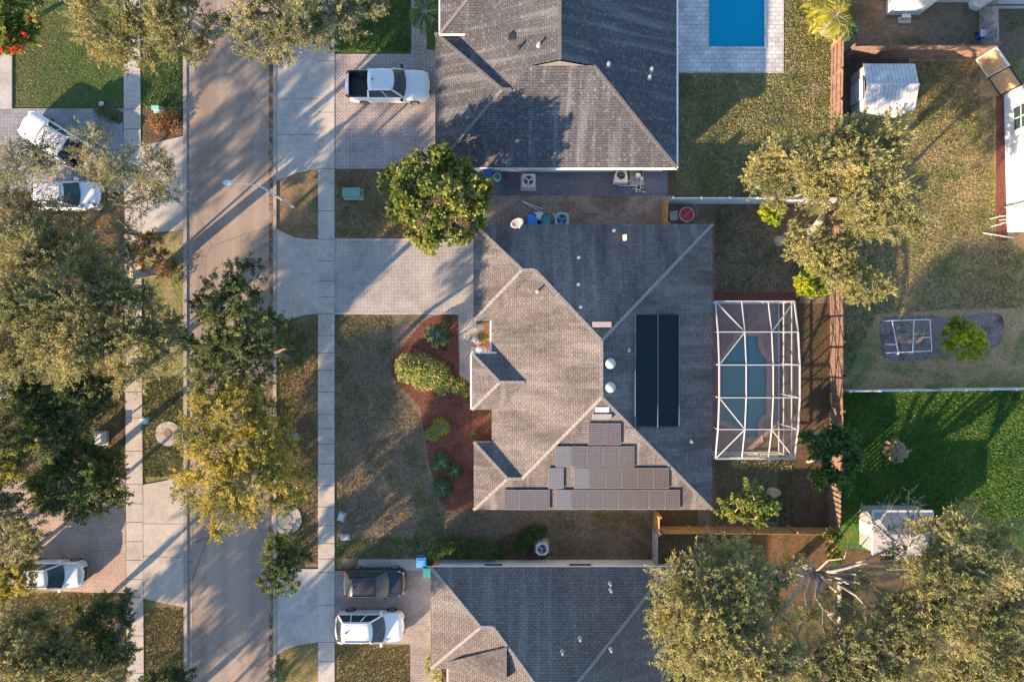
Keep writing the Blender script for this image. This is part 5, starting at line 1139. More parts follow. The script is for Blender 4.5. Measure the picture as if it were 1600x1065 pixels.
# ================================================================ VEGETATION
def curve_pts(a, b, n, sag, wob):
    a, b = Vector(a), Vector(b); out = []
    for i in range(n + 1):
        f = i / n; p = a.lerp(b, f); p.z += sag * math.sin(PI * f)
        if 0 < i < n: p += Vector((random.uniform(-1, 1), random.uniform(-1, 1), random.uniform(-.5, .5))) * wob
        out.append(p)
    return out
def tree(name, label, cat, base, fork, clumps, leaf, bark='bark_grey', dens=1.0, ls=.15, lw=.09, tl=.75, trunk_r=.26, flat=.5, ragged=.5, twigs=.3, group=None, limbs=(), nleaf=20, subs=7, lift=.25):
    """base px; fork (px,py,h); clumps (px,py,h,radius px)"""
    B = g(*base); t = thing(name, (B.x, B.y, 0), label, cat, group)
    F = g(*fork); tb = MB(); mid = B.lerp(F, .5) + Vector((random.uniform(-.1, .1), random.uniform(-.1, .1), 0))
    tb.tube([B - Vector((0, 0, .1)), B + Vector((0, 0, .15)), mid, F], [trunk_r * 1.5, trunk_r * 1.1, trunk_r * .95, trunk_r * .85], 10)
    bb = MB(); V = []; done = []; leafmul = 1.0
    if ls < .19: leafmul = 1.75; ls = ls * .8; lw = lw * .72
    for e in limbs:
        E = g(*e[:3]); n = 7; cp = curve_pts(F, E, n, .3, .26); r0 = e[3] if len(e) > 3 else .15
        bb.tube(cp, [r0 * (1 - .72 * i / n) for i in range(n + 1)], 7)
        for i in range(3, n + 1): done.append((cp[i], r0 * (1 - .72 * i / n)))
        def spread(p, d, l, rr, lev):
            q = p + d * l + Vector((0, 0, .08 * l)); bb.tube(curve_pts(p, q, 3, .06 * l, .07 * l), [rr, rr * .8, rr * .6, rr * .42], 5 if lev < 2 else 3, cap=False)
            if lev >= 3: return
            for _k in range(2 if lev else 3):
                dd = (d + Vector((random.gauss(0, .42), random.gauss(0, .42), random.gauss(.05, .2)))).normalized(); spread(p.lerp(q, random.uniform(.45, 1) if _k else 1), dd, l * random.uniform(.55, .85), rr * .45 if _k == 0 else rr * .38, lev + 1)
        ed = (cp[-1] - cp[-3]).normalized(); spread(cp[-1], ed, 1.1, r0 * .26, 0)
        for i in (3, 4, 5, 6):
            dd = ((cp[i] - cp[i - 1]).normalized() + Vector((random.gauss(0, .7), random.gauss(0, .7), .25))).normalized(); spread(cp[i], dd, 1.2, r0 * .22, 0)
    order = sorted(clumps, key=lambda c: (g(c[0], c[1], c[2]) - F).length)
    for (px, py, h, r) in order:
        C = g(px, py, h); R = r * S * (H - h) / H
        src, sr = F, trunk_r * .6
        # spring from an already built clump if that is nearer
        best = (C - F).length * .8
        for (Q, rr) in done:
            if (C - Q).length < best and (Q - F).length < (C - F).length: best = (C - Q).length; src, sr = Q, rr
        e = C - Vector((0, 0, R * .25)); n = max(3, int((e - src).length / 1.1))
        r0 = min(sr, .05 + .022 * (e - src).length + .05 * R)
        cp = curve_pts(src, e, n, .35, .16); bb.tube(cp, [r0 + (max(.03, r0 * .5) - r0) * i / n for i in range(n + 1)], 6)
        done.append((e, max(.04, r0 * .55)))
        subsC = []
        for k in range(subs):
            an = random.uniform(0, 2 * PI); q = R * math.sqrt(random.uniform(.03, 1)) * .78
            s = C + Vector((math.cos(an) * q, math.sin(an) * q, random.uniform(-.5, .75) * R * flat))
            sR = R * random.uniform(.30, .52); subsC.append((s, sR))
            bb.tube(curve_pts(e, s, 3, .1, .08), [.035, .026, .018, .01], 4, cap=False)
        for (s, sR) in subsC:
            nt = max(4, int(dens * 30 * sR * sR / .16 * .42))
            d = rng.normal(size=(nt, 3)); d = nrm(d); d[:, 2] = d[:, 2] * .75 + .12
            st = np.array(s[:]) + d * sR * (rng.random((nt, 1)) ** .5) * np.array([[.9, .9, flat + .15]])
            out = np.array(s[:]) - np.array(C[:]); out = out / (np.linalg.norm(out) + 1e-6)
            td = nrm(d * .8 + out * .5 + rng.normal(size=(nt, 3)) * .35 + np.array([[0, 0, lift]]))
            L_ = tl * rng.uniform(.5, 1.2, (nt, 1)) * (.6 + .4 * min(1.4, sR / .5))
            k = int(nleaf * leafmul); f = rng.uniform(.05, 1, (nt, k, 1)) 
            P = st[:, None, :] + td[:, None, :] * L_[:, None, :] * f + rng.normal(size=(nt, k, 3)) * .06 * (1.25 - f * .6)
            D = nrm((td[:, None, :] + rng.normal(size=(nt, k, 3)) * .6).reshape(-1, 3))
            V.append(leaf_quads(P.reshape(-1, 3), D, ls, lw))
            m = int(nt * twigs)
            for i in range(m):
                a = Vector(st[i]); b_ = a + Vector(td[i]) * float(L_[i, 0]); bb.tube([Vector(s).lerp(a, .5), a, b_], [.028, .02, .006], 3, cap=False)
    tr = tb.build('trunk', M[bark], t, smooth=True); bb.build('branches', M[bark], t, smooth=True)
    V = np.concatenate(V); npmesh('crown', V, 4, L[leaf], t); return t
def jit(l, a=1): return l
O = tree
# --- left side oaks
O('oak_tree', 'grey-green oak reaching over the leaf-littered pickup and the white car, left', 'tree', (236, 378), (205, 362, 4.5),
  [(90, 370, 7.2, 28), (130, 375, 7, 22), (190, 400, 6.8, 18), (170, 445, 7.4, 28), (245, 520, 7, 22), (70, 460, 8.4, 34), (25, 345, 7.2, 30), (60, 370, 7.4, 30), (10, 365, 7.4, 26), (200, 440, 7.2, 22), (60, 235, 7.6, 24), (165, 280, 7.6, 26), (215, 285, 7.8, 24), (20, 275, 7.4, 26), (95, 330, 6.4, 20), (150, 225, 8, 30), (190, 255, 8, 34), (232, 265, 8.2, 30), (262, 300, 7.5, 16), (215, 310, 7.2, 22), (150, 268, 7.6, 22), (70, 252, 7.8, 28), (25, 258, 8, 34), (10, 300, 7, 30), (40, 320, 6.6, 24), (170, 330, 6.5, 22), (185, 375, 6.5, 26), (125, 345, 6.2, 16), (70, 345, 6.8, 26), (240, 300, 6.6, 14), (258, 268, 7.8, 12)],
  'oak_grey', dens=.62, tl=.85, subs=7, twigs=.5, trunk_r=.24, ls=.13, lw=.075)
O('oak_tree', 'broad olive oak whose grey leaning trunk rises beside the road kerb, left', 'tree', (257, 423), (205, 431, 4.6),
  [(120, 395, 7.5, 36), (60, 400, 8, 38), (15, 390, 8, 34), (160, 425, 7.5, 30), (100, 445, 8.6, 42), (30, 450, 8.5, 40), (180, 465, 8.2, 32), (60, 500, 9, 44), (130, 500, 8.8, 40), (10, 520, 8.5, 38), (195, 510, 8.3, 34), (235, 485, 7.6, 28), (90, 550, 8.6, 42), (160, 560, 8.2, 38), (225, 545, 7.7, 34), (262, 540, 7, 24), (30, 570, 8, 30), (262, 505, 6.6, 18), (200, 590, 7.4, 22), (210, 400, 6, 16)],
  'oak', dens=.85, tl=.85, subs=8, twigs=.4, trunk_r=.34)
O('copper_tree', 'small copper-leaved tree between the street kerb and the big olive oak', 'tree', (262, 408), (240, 395, 2.4),
  [(225, 385, 3.6, 17), (245, 400, 3.4, 16), (215, 410, 3.5, 13), (262, 425, 3.0, 13), (240, 372, 3.3, 12)], 'copper', dens=.9, tl=.5, trunk_r=.09, ls=.13)
O('shade_tree', 'dark green tree left of the sidewalk with yellow-tipped crown at the photo edge', 'tree', (150, 640), (110, 645, 4.2),
  [(175, 610, 6, 20), (120, 670, 5.8, 24), (75, 635, 6.6, 30), (20, 620, 6.8, 26), (30, 720, 6.8, 24), (50, 610, 6.5, 34), (100, 615, 6.6, 36), (145, 610, 6.3, 32), (160, 640, 5.8, 22), (100, 650, 6, 34), (40, 650, 6.8, 34), (15, 685, 7.4, 30), (60, 690, 7, 34), (100, 690, 5.6, 24)],
  'dark', bark='bark_grey', dens=.9, twigs=.35)
O('golden_tree', 'yellow-green tree crown at the left photo edge above the brick driveway', 'tree', (52, 700), (20, 705, 4.5),
  [(8, 690, 7.6, 26), (48, 682, 7.4, 20), (20, 722, 7.4, 26), (-10, 740, 7.6, 30)], 'yellow', dens=.8, tl=.6, trunk_r=.18)
O('magnolia_tree', 'dense dark green drooping tree over the top of the brick driveway', 'tree', (165, 715), (135, 725, 3.0),
  [(120, 735, 5.6, 42), (85, 765, 5.2, 34), (150, 755, 5, 36), (170, 722, 4.6, 24), (110, 780, 4.8, 28), (175, 775, 4.2, 20), (140, 795, 4.2, 14), (72, 742, 4.8, 26), (130, 705, 5, 26)],
  'dark', bark='bark_dark', dens=1.25, ls=.2, lw=.075, tl=.6, twigs=.05, trunk_r=.2, flat=.6)
O('copper_tree', 'orange-leaved small tree beside the sage cabinet, left of the sidewalk', 'tree', (150, 690), (140, 690, 2.2),
  [(128, 690, 3.8, 14), (122, 712, 3.7, 14), (140, 705, 3.4, 12)], 'copper', dens=.9, tl=.5, trunk_r=.08)
O('shade_tree', 'olive tree at the left edge, just above the silver white car', 'tree', (20, 830), (0, 835, 4),
  [(12, 800, 7, 26), (38, 822, 6.8, 26), (10, 850, 6.6, 28), (50, 845, 6.3, 20), (-15, 780, 7, 30), (8, 770, 7, 18)], 'oak', dens=.9, tl=.6)
O('golden_tree', 'golden yellow tree touching the bonnet end of the silver white car, left edge', 'tree', (25, 880), (5, 890, 3.5),
  [(15, 895, 6.2, 24), (38, 905, 6, 20), (5, 925, 6, 20), (50, 885, 5.6, 13), (-15, 905, 6, 24)], 'yellow', dens=1.0, tl=.5, trunk_r=.15)
O('live_oak', 'dark green tree by the left sidewalk at the bottom of the photo', 'tree', (196, 975), (175, 975, 3.2),
  [(120, 1010, 5, 22), (140, 1040, 5, 22), (180, 1035, 4.8, 20), (160, 945, 5, 22), (190, 940, 5, 20), (195, 965, 4.8, 15), (155, 975, 5.2, 24), (185, 1000, 5, 24), (160, 1015, 5, 24), (200, 1020, 4.6, 14), (130, 960, 4.6, 12)],
  'dark', bark='bark_grey', dens=1.0, tl=.5, trunk_r=.14)
O('shade_tree', 'mixed olive tree filling the bottom left corner of the photo', 'tree', (110, 985), (80, 1000, 4),
  [(10, 985, 7, 28), (60, 975, 6.4, 22), (100, 985, 6, 22), (45, 1035, 7, 30), (105, 1060, 6.2, 28), (150, 1035, 5.6, 20), (30, 1010, 7, 34), (80, 1010, 6.5, 28), (15, 1050, 7, 34), (70, 1050, 6.5, 34), (120, 1030, 6, 28), (150, 1060, 6, 28), (40, 985, 6, 18), (190, 1065, 5.5, 18)], 'oak', dens=.85, tl=.7)
O('live_oak', 'small dark tree cut by the bottom photo edge, left of the road', 'tree', (282, 1042), (275, 1050, 2.2),
  [(262, 1052, 4, 22), (290, 1050, 3.8, 16), (240, 1066, 4, 18), (275, 1075, 4, 24)], 'dark', dens=1.1, tl=.45, trunk_r=.12)
# --- top
O('oak_tree', 'olive oak at the top left covering the sidewalk and the road edge', 'tree', (330, 60), (300, 40, 4.6),
  [(140, 15, 8, 30), (150, 45, 7.6, 26), (190, 60, 7.8, 36), (185, 15, 8.4, 34), (235, 35, 8.4, 40), (280, 60, 7.8, 30), (225, 85, 6.8, 22), (300, 25, 8, 26), (320, 75, 6.4, 20), (255, 0, 8.4, 34), (200, 92, 6.6, 16), (165, 80, 6.8, 18), (325, 40, 7, 16)],
  'oak', dens=.85, twigs=.4, trunk_r=.3)
O('oak_tree', 'grey-green oak hanging over the road, top, next to the upper driveway', 'tree', (475, -15), (450, -10, 4.6),
  [(385, 25, 8, 28), (400, 60, 7.4, 26), (440, 60, 7.6, 32), (470, 30, 8.2, 34), (500, 60, 7, 26), (520, 25, 7.6, 32), (560, 15, 7.4, 30), (590, 10, 7, 20), (430, 15, 8.2, 34), (420, 88, 6.6, 14), (445, 85, 6.4, 14), (360, 40, 7.4, 12), (555, 45, 6.6, 16)],
  'oak_grey', dens=.9, twigs=.5, trunk_r=.3)
O('flowering_tree', 'bushy green tree with red flowers in the top left corner', 'tree', (40, 40), (20, 35, 2),
  [(10, 20, 3.6, 30), (45, 20, 3.6, 24), (25, 55, 3.5, 30), (52, 50, 3.2, 16), (5, 70, 3.2, 18), (-20, 40, 3.6, 30)], 'maple', dens=1.0, ls=.2, lw=.1, tl=.45, trunk_r=.14, twigs=.05, flat=.6)
# --- street trees right of the road
O('street_tree', 'dark green street tree standing over the road beside the main sidewalk', 'tree', (450, 560), (425, 550, 3.6),
  [(355, 480, 7.2, 26), (370, 530, 7.2, 28), (335, 570, 7, 26), (375, 575, 7, 26), (410, 570, 6.4, 22), (455, 570, 4.8, 16), (372, 432, 6.6, 22), (395, 420, 6.3, 14), (340, 455, 6.8, 24), (318, 478, 6.8, 18), (375, 470, 7.2, 28), (340, 510, 7.2, 30), (388, 505, 7, 28), (360, 548, 7, 30), (320, 545, 7, 24), (400, 545, 6.4, 26), (310, 585, 6.6, 24), (350, 590, 6.8, 28), (438, 530, 5.4, 24), (458, 545, 4.8, 20), (425, 500, 5.2, 12), (450, 505, 4.6, 12), (298, 530, 6.2, 14), (405, 458, 6, 10)],
  'dark', bark='bark_dark', dens=.8, tl=.6, trunk_r=.2, ls=.15)
O('street_tree', 'yellow street tree spreading over the road left of the main front lawn', 'tree', (463, 681), (435, 683, 3.6),
  [(448, 700, 4.8, 20), (445, 672, 5, 20), (440, 720, 5.4, 22), (430, 700, 6, 24), (455, 725, 4.4, 14), (355, 635, 7, 30), (330, 690, 7.2, 28), (370, 690, 7.4, 30), (410, 680, 7, 28), (375, 740, 7.2, 30), (320, 735, 7, 26), (410, 730, 6.8, 28), (370, 785, 6.8, 26), (405, 640, 6.6, 24), (330, 790, 6.6, 20), (460, 770, 4.6, 14), (470, 745, 4.4, 10), (330, 625, 7, 28), (375, 620, 7, 28), (412, 610, 6.5, 22), (310, 655, 7, 24), (350, 660, 7.4, 32), (400, 655, 7, 32), (435, 640, 5.6, 22), (300, 695, 6.8, 22), (345, 710, 7.2, 32), (395, 710, 7, 34), (290, 735, 6.8, 22), (330, 760, 7, 30), (380, 765, 7.2, 32), (425, 745, 6.4, 28), (355, 805, 6.6, 26), (390, 800, 6.2, 20), (280, 765, 6.2, 14), (455, 760, 5, 16), (335, 828, 5.8, 12), (448, 640, 4.6, 14), (428, 790, 5.4, 14), (300, 785, 6, 14)],
  'yellow', bark='bark_grey', dens=.72, tl=.65, trunk_r=.2, ls=.14, twigs=.35)
O('street_tree', 'small dark street tree at the top of the lower concrete apron', 'tree', (470, 868), (450, 872, 2.6),
  [(452, 852, 4, 20), (430, 850, 4.2, 14), (432, 880, 4.6, 22), (460, 880, 4.2, 20), (420, 905, 4.8, 16), (448, 912, 4.5, 18), (475, 860, 3.4, 13)], 'dark', bark='bark_dark', dens=1.0, tl=.45, trunk_r=.12)
O('young_tree', 'small scruffy young tree on the lower right verge by the gutter', 'tree', (446, 1045), (443, 1047, 1.0),
  [(437, 1045, 1.9, 10), (428, 1052, 2, 8), (442, 1035, 1.8, 8), (447, 1053, 1.7, 8)], 'oak', dens=1.1, tl=.3, trunk_r=.05, ls=.1, lw=.06)
O('shade_tree', 'bright yellow-green tree between the two driveways and roofs, top centre', 'tree', (694, 338), (688, 328, 2.6),
  [(625, 268, 5, 22), (655, 250, 5.2, 22), (690, 258, 5.4, 24), (725, 268, 5, 22), (610, 290, 4.6, 18), (645, 295, 5.6, 28), (690, 295, 6, 30), (735, 300, 5, 24), (625, 325, 4.8, 20), (665, 335, 5.4, 28), (710, 335, 5.4, 26), (745, 325, 4.6, 18), (655, 370, 4.6, 16), (690, 372, 4.8, 22), (722, 362, 4.6, 18), (668, 385, 4.2, 10), (690, 235, 4.4, 10), (755, 290, 4.4, 10), (744, 345, 4.2, 12)],
  'maple', bark='bark_grey', dens=1.0, tl=.4, trunk_r=.16, ls=.2, lw=.14, twigs=.1, flat=.6)
# --- right side
O('camphor_tree', 'yellow-green tree with a white forked trunk over the top right fences', 'tree', (1262, 366), (1283, 342, 3.4),
  [(1195, 262, 6.4, 26), (1185, 292, 5.8, 20), (1225, 240, 6.8, 28), (1235, 280, 6.6, 32), (1275, 255, 7.2, 34), (1300, 215, 7.2, 26), (1290, 295, 6.6, 30), (1330, 240, 7.4, 34), (1345, 200, 7, 18), (1375, 215, 7.2, 28), (1400, 190, 6.6, 16), (1370, 260, 7.4, 36), (1400, 245, 6.8, 22), (1340, 300, 7, 34), (1390, 305, 6.8, 34), (1425, 335, 6.2, 22), (1355, 350, 6.4, 32), (1400, 350, 6.2, 22), (1215, 310, 5.4, 18), (1175, 272, 5.6, 12)],
  'silver', bark='bark_grey', dens=1.15, tl=.8, trunk_r=.26, ls=.15, lw=.08, twigs=.4)
O('camphor_tree', 'olive feathery tree crossing the white trunk, right of the grey stump', 'tree', (1285, 400), (1292, 395, 3.2),
  [(1248, 365, 5, 20), (1270, 385, 5.4, 24), (1245, 395, 4.8, 16), (1300, 385, 5.6, 22), (1310, 420, 5.4, 24), (1340, 440, 5.2, 26), (1370, 450, 5, 22), (1345, 465, 4.6, 16), (1285, 420, 5, 22), (1325, 340, 5.4, 20), (1320, 380, 5.6, 20), (1310, 445, 5, 16)],
  'silver', bark='bark_grey', dens=1.0, tl=.65, trunk_r=.16, twigs=.4)
O('citrus_tree', 'bright lime citrus tree above the screen enclosure corner', 'tree', (1262, 440), (1264, 442, 1.2),
  [(1255, 440, 2.8, 14), (1272, 450, 2.9, 16), (1265, 428, 2.8, 12), (1285, 440, 2.8, 12), (1252, 453, 2.4, 9)], 'lime', dens=1.3, tl=.3, trunk_r=.08, ls=.16, lw=.1, twigs=0)
O('citrus_tree', 'bright green citrus bush under the left tip of the yellow-green tree', 'tree', (1205, 335), (1205, 334, 1.2),
  [(1200, 328, 2.5, 14), (1218, 330, 2.5, 12), (1208, 340, 2.3, 10)], 'lime', dens=1.3, tl=.3, trunk_r=.08, ls=.16, lw=.1, twigs=0)
O('citrus_tree', 'round lime green bush right of the white garden frame', 'tree', (1505, 530), (1506, 530, .9),
  [(1490, 520, 2.0, 16), (1520, 520, 2.0, 18), (1505, 540, 2.1, 20), (1530, 535, 1.8, 12), (1500, 505, 1.8, 12), (1484, 538, 1.7, 11), (1520, 548, 1.7, 11), (1505, 525, 2.2, 18)], 'lime', dens=2.0, tl=.3, trunk_r=.08, ls=.14, lw=.09, twigs=0)
O('loquat_tree', 'small leafy tree with pinkish branches, left of the pale stump', 'tree', (1160, 788), (1165, 786, 1.6),
  [(1175, 765, 3.2, 14), (1150, 782, 3.1, 13), (1130, 792, 2.9, 10), (1180, 785, 3.4, 16), (1195, 800, 3.1, 16), (1180, 812, 3, 14), (1205, 785, 2.8, 10), (1150, 803, 2.8, 9)], 'maple', bark='stump', dens=1.0, tl=.35, trunk_r=.09, ls=.2, lw=.1, twigs=.2)
O('loquat_tree', 'leafy green tree growing over the reddish fence below the enclosure', 'tree', (1262, 720), (1275, 714, 2),
  [(1265, 685, 3.4, 14), (1285, 690, 3.8, 18), (1305, 680, 4, 18), (1275, 705, 3.6, 14), (1300, 710, 4, 20), (1285, 735, 3.8, 18), (1310, 740, 4, 18), (1325, 690, 4, 18), (1328, 720, 4, 14), (1280, 752, 3.4, 10), (1322, 755, 3.6, 12)], 'hedge', bark='stump', dens=1.0, tl=.4, trunk_r=.1, ls=.22, lw=.1, twigs=.2)
big = [(1238, 882, 5.5, 13), (1302, 940, 6.4, 15), (1265, 960, 6.4, 13), (1345, 905, 6, 10), (1375, 945, 6.6, 14), (1185, 915, 7, 22), (1215, 900, 6.6, 18), (1160, 925, 8, 28), (1210, 955, 7.2, 22), (1230, 1035, 8.2, 30), (1290, 1025, 7.8, 26), (1335, 1060, 8.4, 34), (1380, 1000, 7.6, 28), (1330, 965, 6.8, 16), (1385, 1060, 8, 30), (1465, 930, 8, 30), (1430, 985, 8, 30), (1475, 810, 7.4, 22), (1440, 820, 7, 18), (1505, 800, 7, 18), (1580, 835, 8, 26), (1600, 980, 8.6, 36), (1600, 1060, 8.6, 36), (1520, 1060, 8.8, 36), (1180, 1045, 8.6, 34), (1110, 985, 8.6, 30), (1395, 870, 6, 14), (1460, 870, 7.6, 26), (1050, 905, 7.5, 26), (1035, 945, 7.5, 24), (1070, 950, 8, 34), (1050, 990, 7.8, 26), (1090, 900, 7.8, 32), (1085, 1000, 8.4, 36), (1060, 1035, 7.8, 26), (1105, 1040, 8.2, 34), (1125, 950, 8.6, 36), (1130, 900, 8, 30), (1145, 870, 7.2, 24), (1120, 855, 6.6, 18), (1175, 880, 7.6, 22),
       (1140, 1000, 8.6, 36), (1150, 1050, 8.4, 36), (1175, 960, 8.6, 28), (1190, 1010, 8.6, 34), (1215, 1050, 8.4, 36), (1250, 1015, 8, 26), (1275, 1050, 8, 34), (1320, 1035, 8.2, 34), (1310, 1000, 7.4, 20), (1350, 985, 8, 26), (1365, 1030, 8.4, 36), (1395, 985, 8.4, 34), (1420, 1040, 8.4, 38),
       (1440, 950, 8.6, 36), (1400, 935, 7.8, 24), (1460, 1000, 8.8, 40), (1480, 1055, 8.4, 36), (1490, 940, 9, 40), (1520, 985, 9, 40), (1540, 1040, 8.8, 40), (1500, 880, 9, 38), (1450, 895, 8.4, 30), (1550, 910, 9, 40), (1570, 965, 8.8, 40), (1595, 1020, 8.6, 36), (1550, 860, 8.4, 30), (1500, 835, 8.2, 26), (1465, 850, 7.8, 26), (1590, 880, 8.2, 26), (1535, 830, 7.8, 20), (1600, 940, 8.4, 30)]
O('camphor_tree', 'huge pale olive tree with bare grey limbs fanning from its fork, bottom right', 'tree', (1248, 872), (1272, 892, 2.4),
  big, 'silver', bark='bark_grey', dens=.72, tl=.9, trunk_r=.33, ls=.15, lw=.085, subs=8, twigs=.5,
  limbs=[(1476, 826, 8.2, 0.107), (1458, 862, 8.1, 0.115), (1531, 887, 8.8, 0.164), (1434, 904, 7.8, 0.107), (1464, 935, 8.2, 0.164), (1397, 932, 7.6, 0.107), (1361, 977, 7.8, 0.131), (1320, 1005, 8.0, 0.115), (1239, 1023, 8.2, 0.164),
         (1287, 1035, 8.0, 0.131), (1190, 981, 8.2, 0.148), (1141, 907, 8.0, 0.164), (1068, 893, 8.2, 0.123), (1367, 822, 7.4, 0.074), (1428, 981, 8.2, 0.123)])
def bare_branches():
    B = g(1248, 872); t = thing('bare_tree', tuple(g(1400, 868)), 'almost leafless tree spreading twigs over the grey-roofed shed', 'tree')
    mb = MB(); F = g(1415, 860, 3.0); mb.tube([g(1400, 868), F], [.14, .1], 8); V = []
    ends = [(1375, 790, 4.8), (1362, 815, 4.4), (1420, 765, 5.2), (1405, 805, 4.8), (1435, 790, 5), (1390, 845, 4.4), (1440, 830, 4.8), (1350, 800, 4.4), (1425, 785, 5)]
    for e in ends:
        E = g(*e); c = curve_pts(F, E, 4, .3, .15); mb.tube(c, [.08, .06, .045, .03, .015], 5, cap=False)
        for k in range(16):
            f = random.uniform(.45, 1); a = c[min(3, int(f * 4))].lerp(c[min(4, int(f * 4) + 1)], f * 4 % 1)
            d = ((E - F).normalized() * .6 + Vector((random.gauss(0, .6), random.gauss(0, .6), random.uniform(0, .6)))).normalized(); b_ = a + d * random.uniform(.5, 1.1)
            mb.tube([a, a.lerp(b_, .5) + Vector((0, 0, .05)), b_], [.018, .012, .005], 3, cap=False)
            n = 7; P = np.array([a.lerp(b_, random.uniform(.5, 1))[:] for _ in range(n)]); V.append(leaf_quads(P, nrm(np.array([d[:]] * n) + rng.normal(size=(n, 3)) * .5), .13, .06))
    mb.build('trunk', M['bark_grey'], t); npmesh('crown', np.concatenate(V), 4, L['oak_grey'], t)
bare_branches()
O('shade_tree', 'thin grey twiggy tree at the foot of the lower right fence corner', 'tree', (1300, 850), (1303, 855, 1.6),
  [(1298, 848, 3, 10), (1306, 866, 3, 10), (1302, 835, 2.8, 7)], 'yellow', dens=.8, tl=.4, trunk_r=.07)

# trees standing just outside the photo whose shadows fall into it
for (bx, by, fx, fy, cl, lab) in (
    (190, 1290, 180, 1310, [(140, 1290, 8, 45), (190, 1270, 8, 48), (230, 1300, 8.4, 44), (180, 1340, 8.4, 50)], 'street oak below the photo, left of the road'),
    (120, 1240, 110, 1260, [(70, 1220, 7.4, 45), (130, 1210, 7.4, 45), (150, 1270, 7.6, 45), (80, 1280, 7.6, 45)], 'oak below the bottom left corner of the photo'),
    (-180, 900, -200, 905, [(-170, 870, 8.5, 50), (-230, 880, 8.5, 50), (-190, 930, 8.8, 50)], 'oak beyond the lower left edge of the photo')):
    tree('shade_tree', lab, 'tree', (bx, by), (fx, fy, 3.6), cl, 'oak', dens=.5, twigs=.1, ls=.2, lw=.13)

def far_tree(X, Y, h, label, n=4, r=42, dens=.42):
    k = H / (H - h); cl = []
    for i in range(n):
        a = 2 * PI * i / n + random.uniform(0, 1); cl.append((800 + (X - 800 + 40 * math.cos(a)) * k, 532.5 + (Y - 532.5 + 40 * math.sin(a)) * k, h + random.uniform(-.6, .6), r))
    kf = H / (H - 4); tree('shade_tree', label, 'tree', (X, Y), (800 + (X - 800) * kf, 532.5 + (Y - 532.5) * kf, 4), cl, 'oak', dens=dens, twigs=.08, ls=.2, lw=.13)
far_tree(-150, 700, 9, 'oak standing beyond the left edge of the photo, level with the brick driveway')
far_tree(-90, 560, 8.5, 'oak standing beyond the left edge of the photo, level with the big oaks', r=36)
far_tree(-120, 1380, 8.5, 'oak far below the bottom left corner, second from the road')
far_tree(60, 1360, 7.5, 'oak far below the bottom left corner, nearest the road')
far_tree(-40, 1190, 6, 'low oak off the bottom left corner of the photo', r=34)
# --- shrubs, hedges
def shrub(name, label, cat, blobs, leaf, ls=.1, lw=.07, dens=260, group=None, stem='bark_dark', fuzz=.05):
    """blobs: (px,py,radius px,height m). leaves cover squat domes; a twiggy core stands inside"""
    c = g(blobs[0][0], blobs[0][1]); t = thing(name, (c.x, c.y, 0), label, cat, group); V = []; mb = MB()
    for (px, py, r, h) in blobs:
        C = g(px, py, h * .6); R = r * S * .97; n = int(dens * R * R * (1 + h / R * .6) * 3.2)
        d = nrm(rng.normal(size=(n, 3))); d[:, 2] = np.abs(d[:, 2]) * 1.0
        k = rng.uniform(.62, 1.03, (n, 1)) + rng.normal(size=(n, 1)) * fuzz
        P = np.array([[C.x, C.y, h * .25]]) + d * np.array([[R, R, h * .75]]) * k
        D = nrm(d + rng.normal(size=(n, 3)) * .7); V.append(leaf_quads(P, D, ls, lw, .4))
        for i in range(10):
            a0 = 2 * PI * i / 10; mb.tube([(C.x, C.y, 0), (C.x + R * .35 * math.cos(a0), C.y + R * .35 * math.sin(a0), h * .5), (C.x + R * .7 * math.cos(a0), C.y + R * .7 * math.sin(a0), h * .75)], [.03, .02, .01], 4, cap=False)
    mb.build('stems', M[stem], t); npmesh('foliage', np.concatenate(V), 4, L[leaf], t); return t
shrub('hedge', 'long dark green clipped hedge along the wall below the front lawn', 'hedge', [(682, 857, 17, 1.2), (700, 852, 17, 1.3), (720, 856, 18, 1.2), (742, 858, 17, 1.1), (765, 859, 18, 1.1), (675, 865, 12, 1.0), (776, 862, 9, .9)], 'hedge')
shrub('shrub', 'bean-shaped bright green shrub wrapped round the white air conditioner', 'shrub', [(838, 832, 13, 1.0), (824, 838, 15, 1.1), (814, 850, 13, 1.0), (815, 860, 9, .9), (848, 829, 8, .9)], 'hedge', dens=330)
shrub('variegated_shrub', 'variegated yellow-green shrub mound filling the tip of the mulch bed', 'shrub', [(636, 572, 20, .9), (658, 575, 24, 1.0), (680, 585, 23, 1.0), (660, 595, 17, .8), (700, 598, 14, .7), (716, 603, 13, .6), (726, 612, 9, .5), (690, 605, 12, .6), (632, 587, 12, .7)], 'varie', ls=.12, lw=.09)
shrub('bushes', 'orange and yellow shrubs in the corner bed by the upper left apron', 'shrub', [(240, 190, 10, .6), (256, 182, 11, .7), (268, 194, 11, .6), (250, 200, 11, .5), (272, 178, 8, .5)], 'copper', dens=150, ls=.14, fuzz=.2)
shrub('shrub', 'dark low shrubs inside the curved bed by the left sidewalk', 'shrub', [(155, 176, 9, .4), (170, 184, 9, .4), (180, 178, 7, .4)], 'hedge', dens=160, fuzz=.2)
shrub('shrub', 'yellow-green shrub strip along the wall, bottom centre', 'shrub', [(671, 1030, 8, .7), (671, 1046, 9, .8), (682, 1056, 10, .8), (676, 1016, 6, .5)], 'varie', dens=220)
shrub('shrub', 'green bush between the storm drain and the small dark street tree', 'shrub', [(447, 838, 11, .6), (462, 850, 10, .6), (440, 800, 9, .5), (452, 792, 8, .5)], 'hedge', dens=200, fuzz=.15)
shrub('shrub', 'dark bush beside the oak trunk at the road kerb', 'shrub', [(272, 425, 8, .6), (268, 410, 10, .7), (274, 440, 7, .5)], 'hedge', dens=220, fuzz=.12)
shrub('cactus_plant', 'round olive plant in the entrance courtyard', 'plant', [(755, 527, 8, .7)], 'oak', dens=300)
